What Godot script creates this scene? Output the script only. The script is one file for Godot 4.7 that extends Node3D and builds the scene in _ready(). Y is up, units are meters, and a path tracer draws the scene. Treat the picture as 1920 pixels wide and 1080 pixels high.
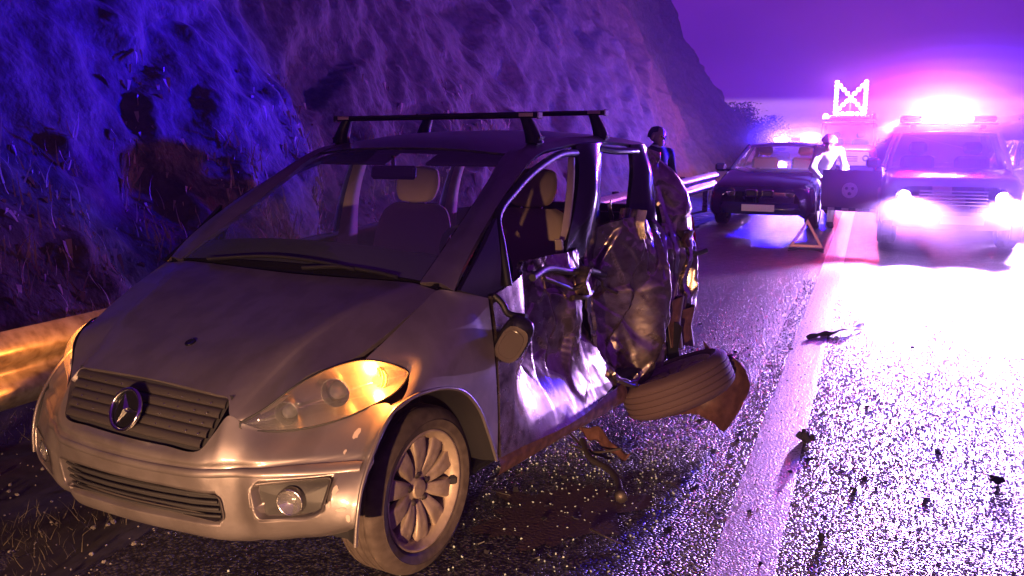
extends Node3D
# A wrecked compact van on the hard shoulder at dusk, rescue vehicles with their lamps lit behind it.
# Setting axes: x to the right of the road, y up, -z along the road away from the camera.

var used := {}
var M := {}
var rng := RandomNumberGenerator.new()
var noise_a := FastNoiseLite.new()
var noise_b := FastNoiseLite.new()
var noise_c := FastNoiseLite.new()

# ---------------------------------------------------------------- names and metas
func numbered(called: String) -> String:
	var k: int = used.get(called, -1) + 1
	used[called] = k
	return called if k == 0 else "%s_%03d" % [called, k]

func tag(o: Node, label: String, category := "", group := "", kind := ""):
	if label: o.set_meta("label", label)
	if category: o.set_meta("category", category)
	if group: o.set_meta("group", group)
	if kind: o.set_meta("kind", kind)
	return o

func thing(called: String, label: String, category: String, at := Vector3.ZERO, turn := 0.0, group := "") -> Node3D:
	var o := Node3D.new()
	o.name = numbered(called)
	add_child(o, true)
	o.position = at
	o.rotation.y = turn
	tag(o, label, category, group)
	return o

func part(called: String, b: MB, mat: Material, parent: Node = self) -> MeshInstance3D:
	var o := MeshInstance3D.new()
	o.name = called if parent != self else numbered(called)
	o.mesh = b.mesh()
	o.material_override = mat
	parent.add_child(o, true)
	return o

func copy_of(o: Node3D, label: String) -> Node3D:
	var c: Node3D = o.duplicate()
	c.name = numbered(str(o.name).trim_suffix("_001"))
	add_child(c, true)
	if label: c.set_meta("label", label)
	return c

# ---------------------------------------------------------------- mesh builder
class MB:
	var v := PackedVector3Array()
	var n := PackedVector3Array()
	var uv := PackedVector2Array()
	var ix := PackedInt32Array()

	func mesh() -> ArrayMesh:
		var a := []
		a.resize(Mesh.ARRAY_MAX)
		a[Mesh.ARRAY_VERTEX] = v
		a[Mesh.ARRAY_NORMAL] = n
		a[Mesh.ARRAY_TEX_UV] = uv
		a[Mesh.ARRAY_INDEX] = ix
		var m := ArrayMesh.new()
		m.add_surface_from_arrays(Mesh.PRIMITIVE_TRIANGLES, a)
		return m

	func vert(p: Vector3, no: Vector3, t := Vector2.ZERO) -> int:
		v.push_back(p)
		n.push_back(no)
		uv.push_back(t)
		return v.size() - 1

	# corners anticlockwise seen from outside
	func tri(a: Vector3, b: Vector3, c: Vector3):
		var no := (b - a).cross(c - a).normalized()
		var k := vert(a, no)
		vert(b, no, Vector2(1, 0))
		vert(c, no, Vector2(1, 1))
		ix.append_array([k, k + 2, k + 1])

	func quad(a: Vector3, b: Vector3, c: Vector3, d: Vector3):
		var no := (c - a).cross(d - b).normalized()
		var k := vert(a, no)
		vert(b, no, Vector2(1, 0))
		vert(c, no, Vector2(1, 1))
		vert(d, no, Vector2(0, 1))
		ix.append_array([k, k + 2, k + 1, k, k + 3, k + 2])

	# a net of points; its faces look away from the point "inside"
	func grid(G: Array, inside: Vector3, skirt := 0.0):
		var R := G.size()
		var C: int = G[0].size()
		var k0 := v.size()
		var nn := []
		var side := 0.0
		for i in R:
			var row := PackedVector3Array()
			for j in C:
				var du: Vector3 = G[i][mini(j + 1, C - 1)] - G[i][maxi(j - 1, 0)]
				var dv: Vector3 = G[mini(i + 1, R - 1)][j] - G[maxi(i - 1, 0)][j]
				var no := du.cross(dv)
				no = no.normalized() if no.length() > 1e-12 else Vector3.ZERO
				row.push_back(no)
				side += no.dot((G[i][j] - inside).normalized())
			nn.push_back(row)
		var s := 1.0 if side >= 0.0 else -1.0
		for i in R:
			for j in C:
				var no: Vector3 = nn[i][j] * s
				if no == Vector3.ZERO: no = Vector3.UP
				nn[i][j] = no
				vert(G[i][j], no, Vector2(float(j) / (C - 1), float(i) / (R - 1)))
		for i in R - 1:
			for j in C - 1:
				var a := k0 + i * C + j
				if s > 0: ix.append_array([a, a + C, a + 1, a + 1, a + C, a + C + 1])
				else: ix.append_array([a, a + 1, a + C, a + 1, a + C + 1, a + C])
		if skirt > 0.0:
			var loop := []
			for j in C: loop.push_back([0, j])
			for i in range(1, R): loop.push_back([i, C - 1])
			for j in range(C - 2, -1, -1): loop.push_back([R - 1, j])
			for i in range(R - 2, 0, -1): loop.push_back([i, 0])
			for q in loop.size():
				var e: Array = loop[q]
				var f: Array = loop[(q + 1) % loop.size()]
				var a: Vector3 = G[e[0]][e[1]]
				var b: Vector3 = G[f[0]][f[1]]
				if a.distance_squared_to(b) < 1e-10: continue
				var a2: Vector3 = a - nn[e[0]][e[1]] * skirt
				var b2: Vector3 = b - nn[f[0]][f[1]] * skirt
				if s > 0: quad(b, a, a2, b2)
				else: quad(a, b, b2, a2)

	# a box with chamfered edges
	func box(T: Transform3D, size: Vector3, ch := 0.0):
		var h := size * 0.5
		ch = minf(ch, minf(h.x, minf(h.y, h.z)) * 0.9)
		var ax := [Vector3.RIGHT, Vector3.UP, Vector3.BACK]
		for k in 3:
			for s in [-1.0, 1.0]:
				var w: Vector3 = ax[k] * s
				var u: Vector3 = ax[(k + 1) % 3]
				var t: Vector3 = ax[(k + 2) % 3] * s
				var hu: float = h[(k + 1) % 3] - ch
				var ht: float = h[(k + 2) % 3] - ch
				var c: Vector3 = w * h[k]
				quad(T * (c - u * hu - t * ht), T * (c + u * hu - t * ht), T * (c + u * hu + t * ht), T * (c - u * hu + t * ht))
		if ch <= 0.0: return
		for k in 3:
			var a: Vector3 = ax[k]
			var u: Vector3 = ax[(k + 1) % 3]
			var t: Vector3 = ax[(k + 2) % 3]
			var ha: float = h[k] - ch
			for su in [-1.0, 1.0]:
				for stt in [-1.0, 1.0]:
					var p: Vector3 = u * su * h[(k + 1) % 3] + t * stt * (h[(k + 2) % 3] - ch)
					var q: Vector3 = u * su * (h[(k + 1) % 3] - ch) + t * stt * h[(k + 2) % 3]
					if su * stt > 0: quad(T * (p - a * ha), T * (q - a * ha), T * (q + a * ha), T * (p + a * ha))
					else: quad(T * (q - a * ha), T * (p - a * ha), T * (p + a * ha), T * (q + a * ha))
		for sx in [-1.0, 1.0]:
			for sy in [-1.0, 1.0]:
				for sz in [-1.0, 1.0]:
					var a := Vector3(sx * h.x, sy * (h.y - ch), sz * (h.z - ch))
					var b := Vector3(sx * (h.x - ch), sy * h.y, sz * (h.z - ch))
					var c := Vector3(sx * (h.x - ch), sy * (h.y - ch), sz * h.z)
					if sx * sy * sz > 0: tri(T * a, T * b, T * c)
					else: tri(T * a, T * c, T * b)

	# profile points (radius, height) turned about the local y axis
	func lathe(T: Transform3D, prof: Array, seg := 24):
		var k0 := v.size()
		var R := prof.size()
		for i in R:
			var p: Vector2 = prof[i]
			var t: Vector2 = (prof[mini(i + 1, R - 1)] - prof[maxi(i - 1, 0)])
			t = t.normalized() if t.length() > 1e-9 else Vector2(0, 1)
			for j in seg + 1:
				var a := TAU * j / seg
				var d := Vector3(cos(a), 0, sin(a))
				vert(T * (d * p.x + Vector3(0, p.y, 0)), (T.basis * (d * t.y - Vector3(0, t.x, 0))).normalized(), Vector2(float(j) / seg, float(i) / (R - 1)))
		var C := seg + 1
		for i in R - 1:
			for j in seg:
				var a := k0 + i * C + j
				ix.append_array([a, a + 1, a + C, a + 1, a + C + 1, a + C])

	func tube(P: Array, rad, seg := 8):
		var k0 := v.size()
		var R := P.size()
		var ref := Vector3.UP
		for i in R:
			var t: Vector3 = (P[mini(i + 1, R - 1)] - P[maxi(i - 1, 0)]).normalized()
			if absf(t.dot(ref)) > 0.95: ref = Vector3.RIGHT if absf(t.x) < 0.8 else Vector3.BACK
			var a := (ref - t * ref.dot(t)).normalized()
			ref = a
			var b := t.cross(a)
			var r: float = rad[i] if rad is Array else rad
			for j in seg + 1:
				var an := TAU * j / seg
				var d := a * cos(an) + b * sin(an)
				vert(P[i] + d * r, d, Vector2(float(j) / seg, float(i)))
		var C := seg + 1
		for i in R - 1:
			for j in seg:
				var q := k0 + i * C + j
				ix.append_array([q, q + C, q + 1, q + 1, q + C, q + C + 1])
		for e in [0, R - 1]:
			var t2: Vector3 = (P[R - 1] - P[R - 2]).normalized() if e else (P[0] - P[1]).normalized()
			var c := vert(P[e], t2)
			var f := v.size()
			for j in seg + 1: vert(v[k0 + e * C + j], t2)
			for j in seg:
				if e: ix.append_array([c, f + j + 1, f + j])
				else: ix.append_array([c, f + j, f + j + 1])

	# outline in the local xy plane, anticlockwise, thick along local z
	func prism(T: Transform3D, poly: PackedVector2Array, d: float):
		if Geometry2D.is_polygon_clockwise(poly):
			poly = poly.duplicate()
			poly.reverse()
		var f := Geometry2D.triangulate_polygon(poly)
		var h := d * 0.5
		for i in range(0, f.size(), 3):
			var a := poly[f[i]]
			var b := poly[f[i + 1]]
			var c := poly[f[i + 2]]
			if (b - a).cross(c - a) < 0.0:
				var s := b
				b = c
				c = s
			tri(T * Vector3(a.x, a.y, h), T * Vector3(b.x, b.y, h), T * Vector3(c.x, c.y, h))
			tri(T * Vector3(a.x, a.y, -h), T * Vector3(c.x, c.y, -h), T * Vector3(b.x, b.y, -h))
		for i in poly.size():
			var a := poly[i]
			var b := poly[(i + 1) % poly.size()]
			quad(T * Vector3(a.x, a.y, -h), T * Vector3(b.x, b.y, -h), T * Vector3(b.x, b.y, h), T * Vector3(a.x, a.y, h))

	func ball(c: Vector3, r: Vector3, seg := 12):
		var prof := []
		for i in seg + 1:
			var a := PI * i / seg - PI / 2
			prof.push_back(Vector2(maxf(cos(a), 1e-4), sin(a)))
		lathe(Transform3D(Basis.from_scale(r), c), prof, seg * 2)

# ---------------------------------------------------------------- curves and nets
# a smooth curve through the points, "sub" steps to each span, even where the points stand unevenly
func crv(P: Array, sub: int) -> Array:
	var N := P.size()
	var out := []
	if N == 2:
		for s in sub + 1: out.push_back(P[0].lerp(P[1], float(s) / sub))
		return out
	var K := [0.0]
	for i in range(1, N): K.push_back(K[i - 1] + sqrt(maxf(P[i].distance_to(P[i - 1]), 1e-4)))
	var D := []
	for i in N:
		if i == 0: D.push_back((P[1] - P[0]) / (K[1] - K[0]))
		elif i == N - 1: D.push_back((P[i] - P[i - 1]) / (K[i] - K[i - 1]))
		else:
			var h0: float = K[i] - K[i - 1]
			var h1: float = K[i + 1] - K[i]
			D.push_back(((P[i] - P[i - 1]) / h0 * h1 + (P[i + 1] - P[i]) / h1 * h0) / (h0 + h1))
	for i in N - 1:
		var h: float = K[i + 1] - K[i]
		for s in (sub + 1 if i == N - 2 else sub):
			var t := float(s) / sub
			var t2 := t * t
			var t3 := t2 * t
			out.push_back(P[i] * (2 * t3 - 3 * t2 + 1) + D[i] * h * (t3 - 2 * t2 + t) + P[i + 1] * (3 * t2 - 2 * t3) + D[i + 1] * h * (t3 - t2))
	return out

func net(rows: Array, su: int, sv: int) -> Array:
	var wide := []
	for r in rows: wide.push_back(crv(r, su))
	var cols := []
	for j in wide[0].size():
		var c := []
		for r in wide: c.push_back(r[j])
		cols.push_back(crv(c, sv))
	var G := []
	for i in cols[0].size():
		var r := PackedVector3Array()
		for c in cols: r.push_back(c[i])
		G.push_back(r)
	return G

func pts(a: Array) -> Array:   # flat list of numbers to points
	var o := []
	for i in range(0, a.size(), 3): o.push_back(Vector3(a[i], a[i + 1], a[i + 2]))
	return o

func rows_of(a: Array) -> Array:
	var o := []
	for r in a: o.push_back(pts(r))
	return o

func flipped(rows: Array) -> Array:   # the same net on the other side of the car
	var o := []
	for r in rows:
		var q := []
		for p in r: q.push_back(Vector3(-p.x, p.y, p.z))
		o.push_back(q)
	return o

func patch(rows: Array, su: int, sv: int, inside := Vector3(0, 0.7, -1.0), skirt := 0.0) -> MB:
	var b := MB.new()
	b.grid(net(rows, su, sv), inside, skirt)
	return b

func xf(at: Vector3, rot := Vector3.ZERO) -> Transform3D:
	return Transform3D(Basis.from_euler(rot), at)

# local y turned towards d
func along(at: Vector3, d: Vector3) -> Transform3D:
	var y := d.normalized()
	var x := (Vector3.RIGHT if absf(y.x) < 0.8 else Vector3.BACK).cross(y).normalized()
	return Transform3D(Basis(x, y, x.cross(y)), at)

# local z towards d, local y as near up as it goes
func facing(at: Vector3, d: Vector3) -> Transform3D:
	var z := d.normalized()
	var x := Vector3.UP.cross(z).normalized()
	return Transform3D(Basis(x, z.cross(x), z), at)

# bent sheet: flat facets of about one cell each, each with a tilt of its own, meeting in creases
func facets(z: float, y: float, seed_: int, cell: float, sharp: float) -> float:
	var u := z / cell
	var w := y / cell
	var iu := floori(u)
	var iw := floori(w)
	var sum := 0.0
	var ws := 0.0
	for a in range(iu - 1, iu + 2):
		for b in range(iw - 1, iw + 2):
			var h := hash(Vector3i(a, b, seed_))
			var r1 := float(h & 1023) / 1023.0
			var r2 := float((h >> 10) & 1023) / 1023.0
			var r3 := float((h >> 20) & 1023) / 1023.0
			var r4 := float((h >> 5) & 511) / 511.0
			var r5 := float((h >> 15) & 511) / 511.0
			var du := u - a - r1
			var dw := w - b - r2
			var k := exp(-sharp * (du * du + dw * dw)) + 1e-9
			sum += k * ((r3 - 0.5) * 1.1 + (r4 - 0.5) * 1.9 * du + (r5 - 0.5) * 1.6 * dw)
			ws += k
	return sum / ws

func folds(p: Vector3, seed_: int) -> float:
	var s := 0.35 * sin(p.y * 5.0 + seed_)
	return 1.15 * facets(p.z + 0.25 * p.y, p.y * 0.45 + 0.05 * s, seed_, 0.17, 26.0) + 0.20 * facets(p.z - 0.5 * p.y, p.y * 0.5, seed_ + 7, 0.075, 22.0) + 0.035 * facets(p.z, p.y, seed_ + 19, 0.03, 8.0)

# ---------------------------------------------------------------- materials
func mat(color: Color, rough := 0.6, metal := 0.0) -> StandardMaterial3D:
	var m := StandardMaterial3D.new()
	m.albedo_color = color
	m.roughness = rough
	m.metallic = metal
	return m

func lin(r: float, g: float, b: float) -> Color:
	return Color(r, g, b).linear_to_srgb()

func glow(color: Color, e: float) -> StandardMaterial3D:
	var m := mat(color, 0.4)
	m.emission_enabled = true
	m.emission = color
	m.emission_energy_multiplier = e
	return m

func noise_tex(size: int, freq: float, type: int, seed_: int, ramp: Gradient = null, fractal := 4) -> NoiseTexture2D:
	var f := FastNoiseLite.new()
	f.noise_type = type
	f.seed = seed_
	f.frequency = freq
	f.fractal_octaves = fractal
	if fractal <= 1: f.fractal_type = FastNoiseLite.FRACTAL_NONE
	var t := NoiseTexture2D.new()
	t.width = size
	t.height = size
	t.seamless = true
	t.noise = f
	if ramp: t.color_ramp = ramp
	return t

func ramp(stops: Array) -> Gradient:
	var g := Gradient.new()
	var o := PackedFloat32Array()
	var c := PackedColorArray()
	for s in stops:
		o.push_back(s[0])
		c.push_back(s[1])
	g.offsets = o
	g.colors = c
	return g

func tri_world(m: StandardMaterial3D, scale_: float) -> StandardMaterial3D:
	m.uv1_triplanar = true
	m.uv1_world_triplanar = true
	m.uv1_scale = Vector3.ONE * scale_
	return m

func tri_own(m: StandardMaterial3D, scale_: float) -> StandardMaterial3D:
	m.uv1_triplanar = true
	m.uv1_scale = Vector3.ONE * scale_
	return m

func _ready():
	rng.seed = 7
	# ---- camera
	var cam := Camera3D.new()
	cam.name = "camera"
	add_child(cam)
	cam.position = Vector3(0, 1.647, 0)
	cam.rotation = Vector3(-0.1791099, 0.3832803, 0)
	cam.fov = 36.1006
	cam.near = 0.05
	cam.far = 2500
	# ---- dusk sky, exposure, thin haze
	var we := WorldEnvironment.new()
	we.name = "environment"
	var e := Environment.new()
	e.tonemap_mode = Environment.TONE_MAPPER_LINEAR
	e.tonemap_exposure = 1.0
	e.background_mode = Environment.BG_SKY
	e.background_energy_multiplier = 1.0
	var sk := Sky.new()
	var pano := PanoramaSkyMaterial.new()
	pano.panorama = dusk_sky()
	sk.sky_material = pano
	e.sky = sk
	e.sdfgi_enabled = true
	e.ssao_enabled = true
	e.ssil_enabled = true
	e.fog_enabled = true
	e.fog_density = FOGD
	e.fog_light_color = Color(0.95, 0.92, 1.0)
	e.volumetric_fog_enabled = true
	e.volumetric_fog_density = 0.0
	we.environment = e
	add_child(we)
	make_materials()
	make_ground()
	make_rock_wall()
	make_far_land()
	make_guard_rail()
	make_wreck()
	make_vehicles()
	make_people()
	make_debris()
	make_mist()

const FOGD := 0.0004

func dusk_sky() -> ImageTexture:
	var W := 2048
	var H := 1024
	var img := Image.create(W, H, false, Image.FORMAT_RGBF)
	var n := FastNoiseLite.new()
	n.seed = 3
	n.frequency = 1.4
	n.fractal_octaves = 4
	for y in H:
		var el := 90.0 - (y + 0.5) * 180.0 / H
		for x in W:
			var c: Color
			if el < 0.0: c = Color(0.02, 0.008, 0.035)
			else:
				var a := TAU * x / W
				var d := Vector3(cos(a) * cos(deg_to_rad(el)), sin(deg_to_rad(el)) * 3.0, sin(a) * cos(deg_to_rad(el)))
				var w := n.get_noise_3dv(d * 2.0)
				# a lit gap under the cloud, then violet cloud
				var gap := 1.0 - smoothstep(1.45, 1.85, el + 0.12 * w)
				var cloud := Color(0.105, 0.012, 0.29).lerp(Color(0.045, 0.006, 0.11), smoothstep(2.0, 40.0, el))
				cloud = cloud * (1.0 + 0.30 * w)
				c = cloud.lerp(Color(0.52, 0.20, 0.66), gap)
			img.set_pixel(x, y, c)
	return ImageTexture.create_from_image(img)

# ---------------------------------------------------------------- lamps
func spot(at: Vector3, to: Vector3, color: Color, e: float, angle: float, size := 0.06, par: Node = self, soft := 0.9):
	var l := SpotLight3D.new()
	l.name = "lamp_light"
	par.add_child(l, true)
	var b := facing(Vector3.ZERO, at - to).basis
	l.global_transform = Transform3D(b, at)
	l.light_color = color
	l.light_energy = e
	l.spot_angle = angle
	l.spot_angle_attenuation = soft
	l.light_size = size
	l.spot_range = 90.0
	l.spot_attenuation = 2.0
	l.shadow_enabled = true
	return l

func omni(at: Vector3, color: Color, e: float, size := 0.05, par: Node = self):
	var l := OmniLight3D.new()
	l.name = "lamp_light"
	par.add_child(l, true)
	l.global_position = at
	l.light_color = color
	l.light_energy = e
	l.light_size = size
	l.omni_range = 90.0
	l.omni_attenuation = 2.0
	l.shadow_enabled = true
	return l

# ---------------------------------------------------------------- ground
func make_ground():
	# asphalt: dark binder with pale stones, wet
	var cells := FastNoiseLite.new()
	cells.noise_type = FastNoiseLite.TYPE_CELLULAR
	cells.seed = 5
	cells.frequency = 0.062
	cells.fractal_type = FastNoiseLite.FRACTAL_NONE
	cells.cellular_return_type = FastNoiseLite.RETURN_DISTANCE
	var ids := cells.duplicate()
	ids.cellular_return_type = FastNoiseLite.RETURN_CELL_VALUE
	var S := 1024
	var dimg: Image = cells.get_seamless_image(S, S)
	var iimg: Image = ids.get_seamless_image(S, S)
	var fine := FastNoiseLite.new()
	fine.seed = 8
	fine.frequency = 0.012
	fine.fractal_octaves = 5
	var fimg: Image = fine.get_seamless_image(S, S)
	var hgt := Image.create(S, S, false, Image.FORMAT_RGB8)
	var alb := Image.create(S, S, false, Image.FORMAT_RGB8)
	for y in S:
		for x in S:
			var d := dimg.get_pixel(x, y).r
			var id := iimg.get_pixel(x, y).r
			var f := fimg.get_pixel(x, y).r
			var h := clampf(1.0 - d * 1.25, 0.0, 1.0)
			h = pow(h, 0.7) * (0.45 + 0.55 * id) * (0.75 + 0.5 * f)
			hgt.set_pixel(x, y, Color(h, h, h))
			var t := (0.30 + 0.55 * id * smoothstep(0.2, 0.6, h)) * (0.8 + 0.4 * f)
			alb.set_pixel(x, y, Color(t, t * 0.99, t * 0.98))
	alb.generate_mipmaps()
	M.hgt_tex = ImageTexture.create_from_image(hgt)
	var road := mat(lin(0.20, 0.19, 0.185), 0.42)
	road.albedo_texture = ImageTexture.create_from_image(alb)
	road.heightmap_enabled = true
	road.heightmap_texture = M.hgt_tex
	road.heightmap_scale = 0.95
	road.roughness_texture = noise_tex(512, 0.008, FastNoiseLite.TYPE_SIMPLEX_SMOOTH, 61, ramp([[0.0, Color(0.7, 0.7, 0.7)], [1.0, Color(1, 1, 1)]]), 5)
	tri_world(road, 1.0 / 0.85)
	M.road = road
	var land := mat(lin(0.05, 0.042, 0.032), 0.95)
	land.albedo_texture = noise_tex(512, 0.02, FastNoiseLite.TYPE_SIMPLEX_SMOOTH, 71, ramp([[0.0, Color(0.5, 0.45, 0.4)], [1.0, Color(1, 1, 1)]]), 5)
	tri_world(land, 0.7)
	M.land = land
	var g := MB.new()
	g.quad(Vector3(-900, -0.012, 300), Vector3(900, -0.012, 300), Vector3(900, -0.012, -1600), Vector3(-900, -0.012, -1600))
	tag(part("ground", g, land), "dark bare ground out to the horizon", "", "", "structure")
	var r := MB.new()
	r.quad(Vector3(-3.15, 0, 30), Vector3(7.6, 0, 30), Vector3(7.6, 0, -420), Vector3(-3.15, 0, -420))
	tag(part("road", r, road), "wet asphalt carriageway and hard shoulder, rough with pale chippings", "", "", "structure")
	# painted edge line: thick worn paint with pits
	var paint := mat(lin(0.80, 0.78, 0.76), 0.36)
	paint.albedo_texture = noise_tex(512, 0.05, FastNoiseLite.TYPE_SIMPLEX_SMOOTH, 81, ramp([[0.0, Color(0.25, 0.25, 0.25)], [0.30, Color(0.55, 0.54, 0.53)], [0.42, Color(0.95, 0.95, 0.95)], [1.0, Color(1, 1, 1)]]), 4)
	paint.heightmap_enabled = true
	paint.heightmap_texture = M.hgt_tex
	paint.heightmap_scale = 0.3
	tri_world(paint, 1.6)
	M.line = paint
	for e in [[-0.472, -0.238, "solid white edge line between the hard shoulder and the lane"], [6.9, 7.05, "solid white line along the far side of the carriageway"]]:
		var l := MB.new()
		var w: float = e[1] - e[0]
		var G := []
		var z := 20.0
		while z > -400.0:
			var row := PackedVector3Array()
			var j := 0.006 * noise_a.get_noise_2d(z * 60.0, e[0] * 30)
			row.push_back(Vector3(e[0] + j, 0.0045, z))
			row.push_back(Vector3(e[1] + 0.006 * noise_a.get_noise_2d(z * 70.0, 40), 0.0045, z))
			G.push_back(row)
			z -= 0.04 if z > -12.0 and z < 0.0 else 2.0
		l.grid(G, Vector3((e[0] + e[1]) * 0.5, -50, 0))
		tag(part("edge_line", l, paint), e[2], "", "", "structure")
	for k in 12:
		var l := MB.new()
		var z := 4.0 - 12.0 * k
		l.quad(Vector3(3.25, 0.0045, z), Vector3(3.4, 0.0045, z), Vector3(3.4, 0.0045, z - 4.0), Vector3(3.25, 0.0045, z - 4.0))
		tag(part("lane_dash", l, paint), "white dash between the two lanes", "", "lane dashes", "structure")
	# verge: uneven earth under the guard rail, up to the foot of the rock
	var G := []
	for i in 300:
		var z := 9.0 - i * 0.19
		var row := PackedVector3Array()
		for j in 40:
			var x: float = -2.62 - j * 0.075
			var y := 0.012 + 0.05 * smoothstep(-3.1, -4.8, x) * 4.0 + 0.035 * (noise_a.get_noise_2d(x * 160, z * 160) + 0.8 * noise_b.get_noise_2d(x * 500, z * 500)) * smoothstep(-2.62, -2.9, x)
			if j == 0: y = -0.01
			row.push_back(Vector3(x + 0.14 * noise_a.get_noise_2d(z * 90, 7) * smoothstep(-3.2, -2.7, x), y, z))
		G.push_back(row)
	var v := MB.new()
	v.grid(G, Vector3(-4, -30, -8))
	tag(part("verge", v, land), "strip of dark earth and gravel between the road and the rock", "", "", "structure")
	scatter_stuff()

func multi(called: String, label: String, mesh: Mesh, m: Material, xs: Array):
	var mm := MultiMesh.new()
	mm.transform_format = MultiMesh.TRANSFORM_3D
	mm.mesh = mesh
	mm.instance_count = xs.size()
	for i in xs.size(): mm.set_instance_transform(i, xs[i])
	var o := MultiMeshInstance3D.new()
	o.name = called
	o.multimesh = mm
	o.material_override = m
	add_child(o, true)
	return tag(o, label, "", "", "stuff")

func blade_mesh(h: float, w: float, bend: float) -> ArrayMesh:
	var b := MB.new()
	var G := []
	for i in 5:
		var f := i / 4.0
		G.push_back(PackedVector3Array([Vector3(-w * (1 - f * 0.9), h * f, bend * f * f), Vector3(w * (1 - f * 0.9), h * f, bend * f * f)]))
	b.grid(G, Vector3(0, h * 0.5, -5))
	return b.mesh()

func stone_mesh(seed_: int) -> ArrayMesh:
	var r := RandomNumberGenerator.new()
	r.seed = seed_
	var b := MB.new()
	var P := []
	for i in 5:
		var row := []
		for j in 7:
			var a := TAU * (j % 6) / 6
			var el := PI * i / 4.0 - PI / 2
			var k := 0.75 + 0.5 * fposmod(sin((j % 6) * 12.9 + i * 78.2 + seed_) * 437.5, 1.0)
			if i == 0 or i == 4: k = 0.9
			row.push_back(Vector3(cos(a) * cos(el), sin(el) * 0.7, sin(a) * cos(el)) * k)
		P.push_back(row)
	for i in 4:
		for j in 6: b.quad(P[i][j + 1], P[i][j], P[i + 1][j], P[i + 1][j + 1])
	return b.mesh()

func scatter_stuff():
	# low grass and dead leaves on the verge, and gravel
	var xs := []
	for i in 20000:
		var x := rng.randf_range(-4.9, -2.75)
		var z := rng.randf_range(-9.0, 1.5)
		if noise_b.get_noise_2d(x * 130, z * 130) < 0.02: continue
		xs.push_back(Transform3D(Basis.from_euler(Vector3(rng.randf_range(-0.7, 0.7), rng.randf() * TAU, rng.randf_range(-0.7, 0.7))).scaled(Vector3.ONE * rng.randf_range(0.5, 1.3)), Vector3(x, 0.02 + 0.2 * smoothstep(-3.1, -4.8, x), z)))
	var gm := mat(lin(0.07, 0.058, 0.038), 0.9)
	gm.backlight_enabled = true
	gm.backlight = Color(0.2, 0.18, 0.1)
	multi("verge_grass", "short dry grass tufts under the guard rail", blade_mesh(0.06, 0.0015, 0.02), gm, xs)
	xs = []
	for i in 2600:
		var x := rng.randf_range(-4.6, -2.55)
		var z := rng.randf_range(-8.0, 1.5)
		var s := 0.003 + 0.009 * pow(rng.randf(), 3.0)
		xs.push_back(Transform3D(Basis.from_euler(Vector3(rng.randf() * TAU, rng.randf() * TAU, 0)).scaled(Vector3.ONE * s), Vector3(x, 0.018 + 0.2 * smoothstep(-3.1, -4.8, x), z)))
	multi("verge_gravel", "loose gravel along the edge of the shoulder", stone_mesh(2), mat(lin(0.16, 0.145, 0.13), 0.85), xs)
	# loose chippings standing proud of the asphalt near by
	xs = []
	for i in 45000:
		var z := -2.6 - 7.5 * pow(rng.randf(), 1.3)
		var x := rng.randf_range(-0.6, 0.05 - z * 0.20)
		if x > -0.48 and x < -0.23 and rng.randf() < 0.93: continue
		var s := 0.0024 + 0.0036 * rng.randf()
		xs.push_back(Transform3D(Basis.from_euler(Vector3(rng.randf() * TAU, rng.randf() * TAU, 0)).scaled(Vector3(s, s * 0.8, s)), Vector3(x, s * 0.2, z)))
	multi("road_chippings", "pale chippings standing out of the worn asphalt", stone_mesh(5), mat(lin(0.19, 0.18, 0.175), 0.6), xs)
	# broken safety glass round the wreck
	var cube := MB.new()
	cube.box(Transform3D(), Vector3(1, 0.7, 1), 0.15)
	xs = []
	for i in 1700:
		var c := Vector2(-1.15, -4.3) if i % 3 else Vector2(-0.75, -6.6)
		var p := c + Vector2(rng.randfn(0, 0.42), rng.randfn(0, 0.75 if i % 3 else 1.1))
		var s := rng.randf_range(0.003, 0.009)
		xs.push_back(Transform3D(Basis.from_euler(Vector3(rng.randf() * TAU, rng.randf() * TAU, rng.randf())).scaled(Vector3.ONE * s), Vector3(p.x, s * 0.5, p.y)))
	scatter_shards()
	var gl := mat(lin(0.42, 0.52, 0.50), 0.15)
	gl.metallic_specular = 0.5
	multi("glass_crumbs", "crumbs of broken window glass on the asphalt beside the wreck", cube.mesh(), gl, xs)

# ---------------------------------------------------------------- rock cutting
func scatter_shards():
	var b := MB.new()
	b.prism(Transform3D(Basis(Vector3.RIGHT, PI / 2), Vector3.ZERO), PackedVector2Array([Vector2(-1, -.5), Vector2(.3, -.8), Vector2(1, .1), Vector2(.1, .3), Vector2(-.4, .9)]), 0.2)
	var xs := []
	for i in 260:
		var p := Vector2(-1.0, -4.4) + Vector2(rng.randfn(0, 0.55), rng.randfn(0, 1.5))
		if i % 5 == 0: p = Vector2(rng.randf_range(-1.4, 1.6), rng.randf_range(-9.5, -3.0))
		var s := 0.005 + 0.018 * pow(rng.randf(), 2.5)
		xs.push_back(Transform3D(Basis.from_euler(Vector3(rng.randf_range(-.5, .5), rng.randf() * TAU, rng.randf_range(-.5, .5))).scaled(Vector3.ONE * s), Vector3(p.x, s * 0.35, p.y)))
	multi("plastic_shards", "small dark shards of trim scattered on the asphalt round the wreck", b.mesh(), M.plastic, xs)

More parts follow.
